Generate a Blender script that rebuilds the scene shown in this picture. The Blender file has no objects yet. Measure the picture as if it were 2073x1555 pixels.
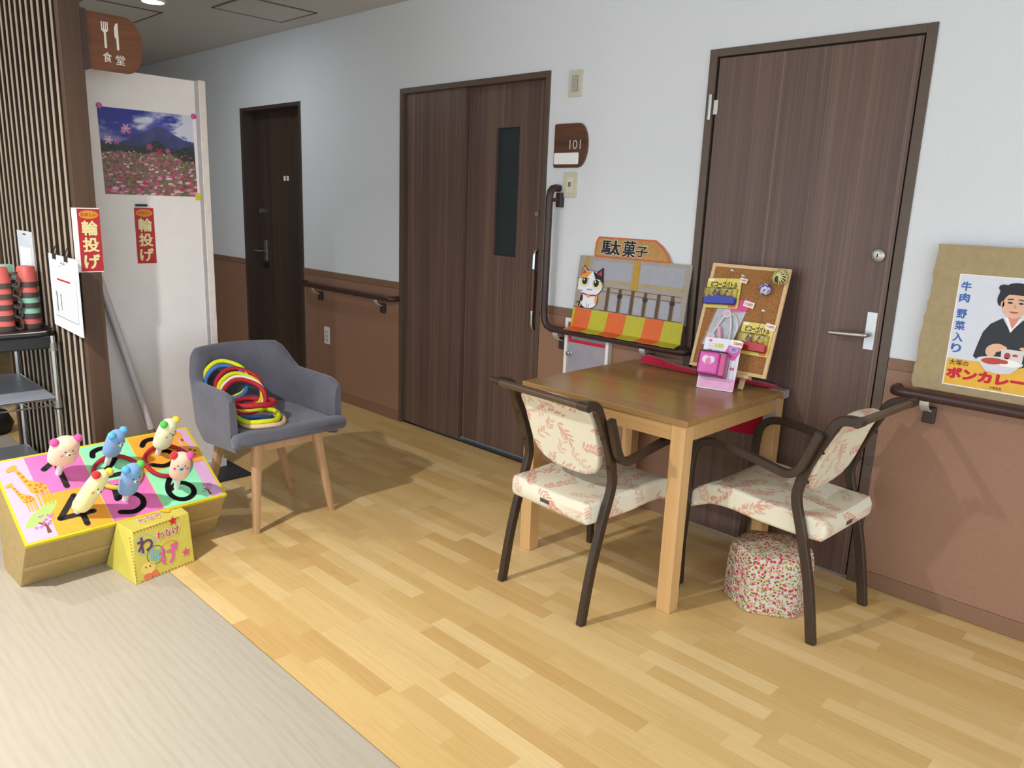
import bpy, bmesh, math, random
import numpy as np
from mathutils import Matrix, Vector, noise
random.seed(7)
R = math.radians
SC = bpy.context.scene
COL = SC.collection

# ------------------------------------------------------------------ camera, world, lights, exposure
def make_camera():
    yaw, pitch, roll, f = R(-43.88431), R(13.04212), R(2.22529), 1549.268
    fw = Vector((math.sin(yaw)*math.cos(pitch), math.cos(yaw)*math.cos(pitch), -math.sin(pitch)))
    r = Vector((math.cos(yaw), -math.sin(yaw), 0)); u = r.cross(fw)
    r2 = math.cos(roll)*r + math.sin(roll)*u; u2 = -math.sin(roll)*r + math.cos(roll)*u
    cd = bpy.data.cameras.new('camera'); cam = bpy.data.objects.new('camera', cd); COL.objects.link(cam)
    m = Matrix((r2, u2, -fw)).transposed().to_4x4(); m.translation = (2.67145, -2.97069, 1.39427)
    cam.matrix_world = m
    cd.sensor_fit = 'HORIZONTAL'; cd.sensor_width = 36; cd.lens = f/2073*36; cd.clip_start = .02
    SC.camera = cam
make_camera()
w = bpy.data.worlds.new('world'); SC.world = w; w.use_nodes = True
bg = w.node_tree.nodes['Background']; bg.inputs[0].default_value = (.83, .92, 1, 1); bg.inputs[1].default_value = 1.74
vs = SC.view_settings; vs.view_transform = 'Standard'; vs.look = 'None'; vs.exposure = 0.52; vs.gamma = 1; vs.use_curve_mapping = False

def lamp(name, loc, watts, size, col=(1, .985, .96), spread=180):
    l = bpy.data.lights.new(name, 'AREA'); l.shape = 'DISK'; l.size = size; l.energy = watts; l.color = col; l.spread = R(spread)
    o = bpy.data.objects.new(name, l); COL.objects.link(o); o.location = loc
    return o
# ceiling lights of the dining room in a row, corridor downlight
lamp('dining_light', (.45, -3.4, 2.49), 54, .1, spread=150)
lamp('dining_light', (-1.65, -3.4, 2.49), 20, .11)
lamp('corridor_light', (-2.42, -.93, 2.505), 4.5, .12, (.9, .96, 1))

# ------------------------------------------------------------------ colour and materials
def lin(c):
    if isinstance(c, str): c = [int(c[i:i+2], 16) for i in (1, 3, 5)]
    o = []
    for x in c:
        x = x/255; o.append(x/12.92 if x <= .04045 else ((x+.055)/1.055)**2.4)
    return (o[0], o[1], o[2], 1)
MATS = {}
def nm(name):
    m = bpy.data.materials.new(name); m.use_nodes = True
    nt = m.node_tree; b = nt.nodes['Principled BSDF']
    return m, nt, b
def N(nt, t, **k):
    n = nt.nodes.new(t)
    for a, v in k.items():
        if a.startswith('i_'):
            key = a[2:]; n.inputs[int(key) if key.isdigit() else key.replace('_', ' ')].default_value = v
        else: setattr(n, a, v)
    return n
def ramp(nt, stops, interp='LINEAR'):
    n = nt.nodes.new('ShaderNodeValToRGB'); cr = n.color_ramp; cr.interpolation = interp
    while len(cr.elements) < len(stops): cr.elements.new(.5)
    for e, (p, c) in zip(cr.elements, stops): e.position = p; e.color = lin(c) if not (len(c) == 4) else c
    return n
def coords(nt, scale=(1, 1, 1), rot=(0, 0, 0), kind='Object', off=None):
    t = nt.nodes.new('ShaderNodeTexCoord'); mp = nt.nodes.new('ShaderNodeMapping')
    mp.inputs['Scale'].default_value = scale; mp.inputs['Rotation'].default_value = rot
    nt.links.new(t.outputs[kind], mp.inputs['Vector'])
    return mp
def bump(nt, b, src, strength=.2, dist=.002):
    n = nt.nodes.new('ShaderNodeBump'); n.inputs['Strength'].default_value = strength; n.inputs['Distance'].default_value = dist
    nt.links.new(src, n.inputs['Height']); nt.links.new(n.outputs[0], b.inputs['Normal'])
def plain(col, rough=.5, var=.06, scale=30, metal=0, bmp=0, spec=None, alpha=None, key=None):
    """nearly even colour with a little procedural mottling"""
    k = (str(col), rough, var, scale, metal, bmp, spec, alpha)
    if k in MATS: return MATS[k]
    m, nt, b = nm(key or 'plain')
    c = lin(col); lo = tuple(x*(1-var) for x in c[:3])+(1,); hi = tuple(min(1, x*(1+var)) for x in c[:3])+(1,)
    mp = coords(nt); nz = N(nt, 'ShaderNodeTexNoise', i_Scale=scale, i_Detail=3.0)
    nt.links.new(mp.outputs[0], nz.inputs['Vector'])
    rp = ramp(nt, [(.3, lo), (.7, hi)])
    nt.links.new(nz.outputs['Fac'], rp.inputs[0]); nt.links.new(rp.outputs[0], b.inputs['Base Color'])
    b.inputs['Roughness'].default_value = rough; b.inputs['Metallic'].default_value = metal
    if spec is not None: b.inputs['Specular IOR Level'].default_value = spec
    if bmp: bump(nt, b, nz.outputs['Fac'], bmp, .003)
    if alpha is not None: b.inputs['Alpha'].default_value = alpha
    MATS[k] = m
    return m
def wood(name, stops, along='z', fine=60, coarse=8, rough=.45, stretch=.03, bmp=.05, jitter=0, spec=.4):
    m, nt, b = nm(name)
    ax = {'x': 0, 'y': 1, 'z': 2}[along]
    def sc(s):
        v = [s, s, s]; v[ax] = s*stretch; return v
    mp = coords(nt, sc(fine)); n1 = N(nt, 'ShaderNodeTexNoise', i_Scale=1.0, i_Detail=4.0, i_Roughness=.6)
    nt.links.new(mp.outputs[0], n1.inputs['Vector'])
    mp2 = coords(nt, sc(coarse)); n2 = N(nt, 'ShaderNodeTexNoise', i_Scale=1.0, i_Detail=3.0, i_Distortion=.6)
    nt.links.new(mp2.outputs[0], n2.inputs['Vector'])
    mx = N(nt, 'ShaderNodeMix', data_type='FLOAT'); mx.inputs[0].default_value = .5
    nt.links.new(n1.outputs['Fac'], mx.inputs[2]); nt.links.new(n2.outputs['Fac'], mx.inputs[3])
    rp = ramp(nt, stops); nt.links.new(mx.outputs[0], rp.inputs[0])
    out = rp.outputs[0]
    if jitter:
        oi = N(nt, 'ShaderNodeObjectInfo'); hs = N(nt, 'ShaderNodeHueSaturation')
        mr = N(nt, 'ShaderNodeMapRange', i_3=1-jitter, i_4=1+jitter)
        nt.links.new(oi.outputs['Random'], mr.inputs[0]); nt.links.new(mr.outputs[0], hs.inputs['Value'])
        nt.links.new(out, hs.inputs['Color']); out = hs.outputs[0]
        ad = N(nt, 'ShaderNodeVectorMath', operation='SCALE'); ad.inputs['Scale'].default_value = 37.
        cb = N(nt, 'ShaderNodeCombineXYZ')
        for i in range(3): nt.links.new(oi.outputs['Random'], cb.inputs[i])
        nt.links.new(cb.outputs[0], ad.inputs[0])
        for mpp in (mp, mp2): nt.links.new(ad.outputs[0], mpp.inputs['Location'])
    nt.links.new(out, b.inputs['Base Color'])
    b.inputs['Roughness'].default_value = rough; b.inputs['Specular IOR Level'].default_value = spec
    if bmp: bump(nt, b, mx.outputs[0], bmp, .002)
    return m

# ------------------------------------------------------------------ mesh building
ROOT = {}
def unit(v): return Vector(v).normalized()
class MB:
    def __init__(s): s.v = []; s.f = []
    def add(s, vs_, fs):
        o = len(s.v); s.v += [tuple(v) for v in vs_]; s.f += [tuple(i+o for i in f) for f in fs]; return s
    def box(s, c, d, M=None):
        hx, hy, hz = d[0]/2, d[1]/2, d[2]/2
        P = [Vector((x*hx, y*hy, z*hz)) for x in (-1, 1) for y in (-1, 1) for z in (-1, 1)]
        if M is not None: P = [M @ q for q in P]
        c = Vector(c)
        return s.add([c+q for q in P], [(0, 1, 3, 2), (4, 6, 7, 5), (0, 4, 5, 1), (2, 3, 7, 6), (0, 2, 6, 4), (1, 5, 7, 3)])
    def span(s, a, b):
        return s.box([(a[i]+b[i])/2 for i in range(3)], [abs(b[i]-a[i]) for i in range(3)])
    def loft(s, loops, cap=True, closed=False):
        n = len(loops[0]); o = len(s.v); L = len(loops)
        for l in loops: s.v += [tuple(q) for q in l]
        for i in range(L if closed else L-1):
            j = (i+1) % L
            for k in range(n):
                k2 = (k+1) % n
                s.f.append((o+i*n+k, o+i*n+k2, o+j*n+k2, o+j*n+k))
        if cap and not closed:
            s.f.append(tuple(o+k for k in reversed(range(n)))); s.f.append(tuple(o+(L-1)*n+k for k in range(n)))
        return s
    def tube(s, pts, r, n=8, closed=False, cap=True):
        pts = [Vector(q) for q in pts]; L = len(pts); rs = r if isinstance(r, (list, tuple)) else [r]*L
        loops = []; up = None
        for i, q in enumerate(pts):
            a = pts[(i-1) % L] if (closed or i > 0) else q; b = pts[(i+1) % L] if (closed or i < L-1) else q
            t = (b-a).normalized()
            if up is None:
                up = Vector((0, 0, 1)) if abs(t.z) < .9 else Vector((1, 0, 0))
            up = (up - t*up.dot(t)).normalized(); sd = t.cross(up)
            loops.append([q+rs[i]*(math.cos(2*math.pi*k/n)*up+math.sin(2*math.pi*k/n)*sd) for k in range(n)])
        return s.loft(loops, cap, closed)
    def cyl(s, a, b, r0, r1=None, n=16):
        return s.tube([a, b], [r0, r0 if r1 is None else r1], n)
    def bar(s, pts, w_, h_, side, ch=.25):
        """rectangular bar with chamfered edges swept along pts; w_ along side vector"""
        pts = [Vector(q) for q in pts]; sd = unit(side); L = len(pts); loops = []
        hs = h_ if isinstance(h_, (list, tuple)) else [h_]*L
        for i, q in enumerate(pts):
            a = pts[max(0, i-1)]; b = pts[min(L-1, i+1)]; t = (b-a).normalized(); nrm = t.cross(sd).normalized()
            W, H = w_/2, hs[i]/2; c = min(W, H)*ch
            sh = [(-W+c, -H), (W-c, -H), (W, -H+c), (W, H-c), (W-c, H), (-W+c, H), (-W, H-c), (-W, -H+c)]
            loops.append([q+sd*x+nrm*y for x, y in sh])
        return s.loft(loops)
    def lathe(s, prof, n=20, M=None, cap=True):
        M = M or Matrix.Identity(4)
        loops = [[M @ Vector((r*math.cos(2*math.pi*k/n), r*math.sin(2*math.pi*k/n), z)) for k in range(n)] for r, z in prof]
        return s.loft(loops, cap)
    def ball(s, c, r, sc=(1, 1, 1), n=14, M=None):
        c = Vector(c); loops = []
        for i in range(1, n//2):
            a = math.pi*i/(n//2)
            l = [Vector((r*sc[0]*math.sin(a)*math.cos(2*math.pi*k/n), r*sc[1]*math.sin(a)*math.sin(2*math.pi*k/n), -r*sc[2]*math.cos(a))) for k in range(n)]
            loops.append([c+((M @ q) if M is not None else q) for q in l])
        return s.loft(loops)
    def prism(s, poly, t0, t1, O=(0, 0, 0), eu=(1, 0, 0), ev=(0, 1, 0)):
        O = Vector(O); eu = unit(eu); ev = unit(ev); en = eu.cross(ev)
        return s.loft([[O+eu*x+ev*y+en*t for x, y in poly] for t in (t0, t1)])
    def ring(s, c, nrm, R_, r, n=36, m=8, wob=0):
        c = Vector(c); nrm = unit(nrm); a = unit(nrm.cross(Vector((.31, .52, .1)))); b = nrm.cross(a)
        return s.tube([c+(R_+wob*math.sin(5*t)*.5+wob*math.cos(3*t)*.5)*(math.cos(t)*a+math.sin(t)*b)+nrm*wob*math.sin(4*t) for t in [2*math.pi*k/n for k in range(n)]], r, m, True)
    def build(s, name, mat, parent=None, smooth=None, bevel=0, local=False, seg=2):
        vs_ = [Vector(v) for v in s.v]
        loc = None; M = None
        if parent is not None:
            M = ROOT[parent.name]
            if not local:
                Mi = M.inverted(); vs_ = [Mi @ v for v in vs_]
        elif not local:
            xs = [v.x for v in vs_]; ys = [v.y for v in vs_]; zs = [v.z for v in vs_]
            loc = Vector(((min(xs)+max(xs))/2, (min(ys)+max(ys))/2, min(zs))); vs_ = [v-loc for v in vs_]
        me = bpy.data.meshes.new(name); me.from_pydata(vs_, [], s.f); me.update()
        bm = bmesh.new(); bm.from_mesh(me); bmesh.ops.recalc_face_normals(bm, faces=bm.faces); bm.to_mesh(me); bm.free()
        if mat is not None: me.materials.append(mat)
        if smooth is not None:
            for p in me.polygons: p.use_smooth = True
            me.set_sharp_from_angle(angle=R(smooth))
        o = bpy.data.objects.new(name, me); COL.objects.link(o)
        if parent is not None: o.parent = parent; ROOT[o.name] = M
        else:
            if loc is not None: o.location = loc
            ROOT[o.name] = Matrix.Translation(loc) if loc is not None else Matrix.Identity(4)
        if bevel:
            md = o.modifiers.new('bevel', 'BEVEL'); md.width = bevel; md.segments = seg; md.limit_method = 'ANGLE'; md.angle_limit = R(40)
        return o
def tag(o, label=None, cat=None, group=None, kind=None):
    if label: o['label'] = label
    if cat: o['category'] = cat
    if group: o['group'] = group
    if kind: o['kind'] = kind
    return o
def thing(name, label, cat, loc=(0, 0, 0), rz=0, group=None):
    o = bpy.data.objects.new(name, None); COL.objects.link(o); o.empty_display_size = .05
    o.location = loc; o.rotation_euler = (0, 0, rz); ROOT[o.name] = Matrix.Translation(loc) @ Matrix.Rotation(rz, 4, 'Z')
    return tag(o, label, cat, group)
def dup(o, parent=None, loc=None):
    c = o.copy(); COL.objects.link(c)
    if loc is not None: c.location = loc
    if parent is not None: c.parent = parent; ROOT[c.name] = ROOT[parent.name]
    else: ROOT[c.name] = Matrix.Translation(c.location)
    return c
TXT = {}
def glyphs(s, bold=0):
    if (s, bold) in TXT: return TXT[(s, bold)]
    cu = bpy.data.curves.new('lettering', 'FONT'); cu.body = s; cu.offset = bold; cu.resolution_u = 3
    o = bpy.data.objects.new('lettering', cu); COL.objects.link(o)
    bpy.context.view_layer.update()
    me = bpy.data.meshes.new_from_object(o.evaluated_get(bpy.context.evaluated_depsgraph_get()))
    v = np.empty(len(me.vertices)*3); me.vertices.foreach_get('co', v); v = v.reshape(-1, 3)[:, :2]
    f = [tuple(p.vertices) for p in me.polygons]
    bpy.data.objects.remove(o); bpy.data.curves.remove(cu); bpy.data.meshes.remove(me)
    v = v-v.min(0); TXT[(s, bold)] = (v, f, v.max(0))
    return TXT[(s, bold)]
def ell(cx, cy, rx, ry, n=20, a0=0, a1=360, rot=0):
    o = []
    full = abs(a1-a0) >= 360
    for k in range(n if full else n+1):
        t = R(a0+(a1-a0)*k/n); x, y = rx*math.cos(t), ry*math.sin(t)
        o.append((cx+x*math.cos(R(rot))-y*math.sin(R(rot)), cy+x*math.sin(R(rot))+y*math.cos(R(rot))))
    return o
def stroke(pts, wd):
    """quads along a polyline"""
    out = []
    for (x0, y0), (x1, y1) in zip(pts, pts[1:]):
        d = math.hypot(x1-x0, y1-y0) or 1; nx, ny = -(y1-y0)/d*wd/2, (x1-x0)/d*wd/2
        out.append([(x0+nx, y0+ny), (x1+nx, y1+ny), (x1-nx, y1-ny), (x0-nx, y0-ny)])
    return out
class Canvas:
    """flat print on a real surface: O origin, eu right, ev up, normal eu x ev"""
    def __init__(s, parent, O, eu=(1, 0, 0), ev=(0, 0, 1)):
        s.p = parent; s.O = Vector(O); s.eu = unit(eu); s.ev = unit(ev); s.en = s.eu.cross(s.ev)
    def at(s, u, v, h=0): return s.O+s.eu*u+s.ev*v+s.en*h
    def shapes(s, name, polys, mat, layer=1):
        if 1 < len(polys) <= 8:
            return [s.shapes(name, [pl], mat, layer+.15*i) for i, pl in enumerate(polys)]
        b = MB()
        for pl in polys:
            b.add([s.at(x, y, .0004*layer) for x, y in pl], [tuple(range(len(pl)))])
        o = b.build(name, mat, s.p)
        if len(polys) > 1: o['kind'] = 'stuff'
        return o
    def rect(s, name, u0, v0, u1, v1, mat, layer=1):
        return s.shapes(name, [[(u0, v0), (u1, v0), (u1, v1), (u0, v1)]], mat, layer)
    def text(s, name, st, u0, v0, u1, v1, mat, layer=2, bold=0, shear=0, rot=0):
        v, f, mx = glyphs(st)
        if bold:
            v0_, f0_ = v, f; v = []; f = []; rr_ = bold*.9; nv_ = len(v0_)
            for k in range(9):
                o_ = len(v); dx, dy = (0, 0) if k == 8 else (rr_*math.cos(k*math.pi/4), rr_*math.sin(k*math.pi/4))
                v += [(x+dx, y+dy) for x, y in v0_]; f += [tuple(i+o_ for i in q) for q in f0_]
            v = np.array(v); v = v-v.min(0); mx = v.max(0)
        P = [((x/mx[0]-.5)*(u1-u0)+shear*(y/mx[1]-.5)*(v1-v0), (y/mx[1]-.5)*(v1-v0)) for x, y in v]
        c, sn = math.cos(R(rot)), math.sin(R(rot)); cu, cv = (u0+u1)/2, (v0+v1)/2
        b = MB().add([s.at(cu+x*c-y*sn, cv+x*sn+y*c, .0004*layer+(.000035*(i//nv_) if bold else 0)) for i, (x, y) in enumerate(P)], f)
        return b.build(name, mat, s.p)
def rrect(x0, y0, x1, y1, r, n=5):
    o = []
    for cx, cy, a in ((x1-r, y1-r, 0), (x0+r, y1-r, 90), (x0+r, y0+r, 180), (x1-r, y0+r, 270)):
        o += [(cx+r*math.cos(R(a+90*k/n)), cy+r*math.sin(R(a+90*k/n))) for k in range(n+1)]
    return o
def smooth_path(pts, n=6):
    """Catmull-Rom through points"""
    P = [Vector(q) for q in pts]; out = []
    for i in range(len(P)-1):
        p0, p1, p2, p3 = P[max(0, i-1)], P[i], P[i+1], P[min(len(P)-1, i+2)]
        for k in range(n):
            t = k/n
            out.append(.5*((2*p1)+(-p0+p2)*t+(2*p0-5*p1+4*p2-p3)*t*t+(-p0+3*p1-3*p2+p3)*t**3))
    out.append(P[-1]); return out

# ------------------------------------------------------------------ shared materials
def wallpaper(name, col):
    m, nt, b = nm(name)
    mp = coords(nt); n1 = N(nt, 'ShaderNodeTexNoise', i_Scale=260., i_Detail=2.0)
    nt.links.new(mp.outputs[0], n1.inputs['Vector'])
    c = lin(col); rp = ramp(nt, [(.35, tuple(x*.97 for x in c[:3])+(1,)), (.65, tuple(min(1, x*1.02) for x in c[:3])+(1,))])
    nt.links.new(n1.outputs['Fac'], rp.inputs[0]); nt.links.new(rp.outputs[0], b.inputs['Base Color'])
    b.inputs['Roughness'].default_value = .75; b.inputs['Specular IOR Level'].default_value = .2
    bump(nt, b, n1.outputs['Fac'], .12, .002)
    return m
WALL = wallpaper('wallpaper', '#e0e3e7')
CEIL = wallpaper('ceiling_board', '#d0cdc9')
WAINS = plain('#96705a', .5, .05, 90, key='wainscot')
WAINS_D = plain('#86644d', .5, .05, 90, key='wainscot_cap')
DOOR = wood('door_veneer', [(.3, '#56463f'), (.45, '#6b5750'), (.55, '#755f55'), (.7, '#84705f')], 'z', 90, 14, .42, .012, .02)
def door_wood(name, c, streak):
    m = wood(name, c, 'z', 90, 14, .42, .012, .02); nt = m.node_tree; b = nt.nodes['Principled BSDF']
    src = b.inputs['Base Color'].links[0].from_socket
    mp = coords(nt, (23, 23, .05)); n1 = N(nt, 'ShaderNodeTexNoise', i_Scale=1.0, i_Detail=1.0); nt.links.new(mp.outputs[0], n1.inputs['Vector'])
    rp = ramp(nt, [(.615, (0, 0, 0, 1)), (.63, (.5, .5, .5, 1)), (.64, (.5, .5, .5, 1)), (.655, (0, 0, 0, 1))]); nt.links.new(n1.outputs['Fac'], rp.inputs[0])
    mx = N(nt, 'ShaderNodeMix', data_type='RGBA'); nt.links.new(rp.outputs[0], mx.inputs[0]); nt.links.new(src, mx.inputs[6]); mx.inputs[7].default_value = lin(streak); nt.links.new(mx.outputs[2], b.inputs['Base Color'])
    return m
DOOR = door_wood('door_veneer', [(.3, '#4d3b35'), (.45, '#604b44'), (.55, '#6a5349'), (.7, '#786252')], '#8c745f')
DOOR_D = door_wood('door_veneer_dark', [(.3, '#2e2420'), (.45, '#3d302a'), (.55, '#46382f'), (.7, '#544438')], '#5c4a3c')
FRAME = plain('#5a4a3e', .45, .08, 40, key='door_frame')
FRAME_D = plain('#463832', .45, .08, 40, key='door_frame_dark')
DARK = plain('#16110f', .7, .1, key='dark_gap')
BLACK = plain('#1a1a1c', .5, .1, key='black')
CHROME = plain('#c8cacc', .22, .03, 20, metal=1, key='chrome')
STEEL = plain('#b3b1ab', .35, .05, 60, metal=.9, key='satin_steel')
WHITE = plain('#eceae6', .5, .02, 20, key='white')
PAPER = plain('#f4f4f2', .6, .01, 20, key='paper')
RAIL = wood('rail_brown', [(.3, '#352422'), (.7, '#4b3430')], 'x', 60, 8, .35, .05, .02)
BEIGE = plain('#cfc9b2', .45, .03, 20, key='switch_beige')
GREY = plain('#8d8d8d', .5, .06, 30, key='grey')
SIGNWOOD = wood('sign_wood', [(.25, '#4a2a18'), (.5, '#6e4024'), (.75, '#855030')], 'y', 70, 12, .4, .06, .02)
SIGNWOODX = wood('sign_wood_plate', [(.25, '#3f2619'), (.5, '#5f3c28'), (.75, '#704a32')], 'x', 70, 12, .4, .06, .02)
RED = plain('#c8172e', .6, .05, key='print_red')
BLKP = plain('#161416', .6, .05, key='print_black')

# ------------------------------------------------------------------ floor
YB = -1.94          # seam between the two floor finishes
pale = None
def pale_mat():
    m, nt, b = nm('pale_vinyl')
    mp = coords(nt, (1.6, 30, 1)); n1 = N(nt, 'ShaderNodeTexNoise', i_Scale=2.4, i_Detail=5.0, i_Roughness=.62, i_Distortion=1.1)
    nt.links.new(mp.outputs[0], n1.inputs['Vector'])
    mp2 = coords(nt, (.9, 5, 1)); n2 = N(nt, 'ShaderNodeTexWave', i_Scale=2.4, i_Distortion=9.0, i_Detail=3.0); n2.bands_direction = 'Y'
    nt.links.new(mp2.outputs[0], n2.inputs['Vector'])
    mx = N(nt, 'ShaderNodeMix', data_type='FLOAT'); mx.inputs[0].default_value = .22
    nt.links.new(n1.outputs['Fac'], mx.inputs[2]); nt.links.new(n2.outputs['Fac'], mx.inputs[3])
    rp = ramp(nt, [(.2, '#a69b89'), (.45, '#ada393'), (.8, '#b2a99a')]); nt.links.new(mx.outputs[0], rp.inputs[0])
    nt.links.new(rp.outputs[0], b.inputs['Base Color']); b.inputs['Roughness'].default_value = .42; b.inputs['Specular IOR Level'].default_value = .35
    return m
def plank_mat(attr=False):
    m, nt, b = nm('plank_vinyl')
    oi = N(nt, 'ShaderNodeObjectInfo'); at = N(nt, 'ShaderNodeAttribute', attribute_name='rnd')
    rnd = at.outputs['Fac'] if attr else oi.outputs['Random']
    geo = N(nt, 'ShaderNodeNewGeometry'); cb = N(nt, 'ShaderNodeCombineXYZ')
    ml = N(nt, 'ShaderNodeMath', operation='MULTIPLY', i_1=53.)
    nt.links.new(rnd, ml.inputs[0])
    for i in range(3): nt.links.new(ml.outputs[0], cb.inputs[i])
    ad = N(nt, 'ShaderNodeVectorMath', operation='ADD'); nt.links.new(geo.outputs['Position'], ad.inputs[0]); nt.links.new(cb.outputs[0], ad.inputs[1])
    mp = N(nt, 'ShaderNodeMapping'); mp.inputs['Scale'].default_value = (5, 110, 1); nt.links.new(ad.outputs[0], mp.inputs[0])
    n1 = N(nt, 'ShaderNodeTexNoise', i_Scale=1.0, i_Detail=4.0, i_Roughness=.6, i_Distortion=.5); nt.links.new(mp.outputs[0], n1.inputs['Vector'])
    r1 = ramp(nt, [(.0, '#c6a066'), (.25, '#ceac70'), (.5, '#d3b278'), (.75, '#d8b87f'), (1., '#dec18b')])
    nt.links.new(rnd, r1.inputs[0])
    r2 = ramp(nt, [(.3, (.92, .91, .88, 1)), (.6, (1.02, 1.02, 1.02, 1))]); nt.links.new(n1.outputs['Fac'], r2.inputs[0])
    mu = N(nt, 'ShaderNodeMix', data_type='RGBA', blend_type='MULTIPLY'); mu.inputs[0].default_value = 1
    nt.links.new(r1.outputs[0], mu.inputs[6]); nt.links.new(r2.outputs[0], mu.inputs[7])
    nt.links.new(mu.outputs[2], b.inputs['Base Color'])
    b.inputs['Roughness'].default_value = .38; b.inputs['Specular IOR Level'].default_value = .4
    return m
floor = tag(MB().span((-7, -8, -.12), (6, .14, -.004)).build('floor', plain('#6e5638', .7)), 'two-tone wood look vinyl floor', None, None, 'structure')
tag(MB().span((-7, -8, -.004), (6, YB-.002, 0)).build('pale_flooring', pale_mat(), floor), 'pale cream wood-grain vinyl')
PL, PLs = plank_mat(), plank_mat(True)
PW = .0618; rows = int(-YB/PW+.6)
unit_plank = None; far_v, far_f, far_r = MB(), [], []
prg = random.Random(3)
for r_ in range(rows+1):
    y0 = YB+.001+r_*PW; y1 = min(y0+PW, .13)
    if y0 > .1: break
    x = -6.9-prg.random()*.4; base = prg.random()
    while x < 5.9:
        L = .43 if prg.random() < .75 else .28
        rv = (base*.35+prg.random()*.65)
        if x+L > -.95 and x < 2.75 and y0 < -.02:
            if unit_plank is None:
                me = bpy.data.meshes.new('plank')
                g = MB().box((.5, .5, -.5), (1, 1, 1)); me.from_pydata(g.v, [], g.f); me.materials.append(PL); unit_plank = me
            o = bpy.data.objects.new('plank', unit_plank); COL.objects.link(o)
            o.parent = floor; o.location = Vector((x+.0001, y0+.0001, 0))-ROOT[floor.name].translation
            o.scale = (L-.0002, y1-y0-.0002, .0038)
        else:
            far_v.span((x+.0004, y0+.0003, -.0038), (x+L-.0004, y1-.0003, 0)); far_r += [rv]*8
        x += L
fo = far_v.build('far_planks', PLs, floor)
at = fo.data.attributes.new('rnd', 'FLOAT', 'POINT'); at.data.foreach_set('value', far_r); fo['kind'] = 'stuff'

# ------------------------------------------------------------------ walls and ceiling
ZC = 2.525
D1, D2, D3 = (-3.2, -2.34), (-1.185, -.012), (.89, 1.728)
wb = MB(); xs = [-6.5, D1[0], D1[1], D2[0], D2[1], D3[0], D3[1], 5.5]
for i in range(0, 8, 2): wb.span((xs[i], 0, 0), (xs[i+1], .14, ZC))
for d in (D1, D2, D3): wb.span((d[0], 0, 2.035), (d[1], .14, ZC))
tag(wb.build('wall_back', WALL), 'white papered corridor wall with doors', None, None, 'structure')
ceil_ = tag(MB().span((-6.5, -7, ZC), (4.0, .14, ZC+.1)).build('ceiling', CEIL), 'off-white ceiling', None, None, 'structure')
tag(MB().span((-6.6, -2.2, 0), (-6.5, .14, ZC)).build('wall_end', WALL), 'white end wall of the corridor', None, None, 'structure')
DGAP = plain('#6b6460', .6, key='hatch_edge')
def hatch(label, x0, y0, x1, y1):
    t = thing('access_hatch', label, 'hatch', ((x0+x1)/2, (y0+y1)/2, ZC-.004), group='ceiling access hatches')
    MB().span((x0+.012, y0+.012, ZC-.004), (x1-.012, y1-.012, ZC-.0005)).build('panel', CEIL, t)
    f = MB(); e = .012
    f.span((x0, y0, ZC-.006), (x1, y0+e, ZC-.0004)); f.span((x0, y1-e, ZC-.006), (x1, y1, ZC-.0004))
    f.span((x0, y0, ZC-.006), (x0+e, y1, ZC-.0004)); f.span((x1-e, y0, ZC-.006), (x1, y1, ZC-.0004)); f.build('frame', DGAP, t)
hatch('square ceiling access hatch right of the round downlight', -2.275, -.635, -1.84, -.16)
hatch('square ceiling access hatch partly behind the dining sign', -3.16, -1.22, -2.69, -.765)
# visible round downlight
dl = thing('downlight', 'round glowing white downlight in the corridor ceiling', 'ceiling light', (-2.42, -.93, ZC-.012))
MB().lathe([(.075, ZC-.001), (.075, ZC-.01), (.062, ZC-.012), (.062, ZC-.001)], 28, Matrix.Translation((-2.42, -.93, 0)), cap=False).build('rim', WHITE, dl, 30)
em, nt, b = nm('lamp_glow'); b.inputs['Emission Color'].default_value = (.9, .97, 1, 1); b.inputs['Emission Strength'].default_value = 9
MB().lathe([(.062, ZC-.009), (.04, ZC-.0095), (.001, ZC-.0095)], 28, Matrix.Translation((-2.42, -.93, 0))).build('lens', em, dl)

# wainscot runs with cap rail and baseboard
def wains(n, x0, x1, label, joints=()):
    t = thing('trim_%d' % n, label, None, ((x0+x1)/2, 0, 0)); t['kind'] = 'structure'
    e = [x0]+list(joints)+[x1]
    for a, b_ in zip(e, e[1:]): MB().span((a+.0012, -.005, .065), (b_-.0012, .0, .862)).build('panel', WAINS, t)
    MB().span((x0, -.0035, .065), (x1, -.0001, .862)).build('joint_strip', plain('#b8946c', .5), t)
    MB().span((x0, -.009, .864), (x1, 0, .905)).build('cap_rail', WAINS_D, t, None, .002)
    MB().span((x0, -.009, .001), (x1, 0, .064)).build('baseboard', WAINS_D, t, None, .002)
wains(1, -6.5, -3.215, 'brown wainscot beyond the far door', (-5.6, -4.7, -3.8))
wains(2, -2.326, -1.199, 'brown wainscot below the short handrail', (-2.151,))
wains(3, .002, .877, 'brown wainscot below the striped shop board')
wains(4, 1.741, 5.5, 'brown wainscot below the right handrail', (2.64, 3.55, 4.45))

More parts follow.
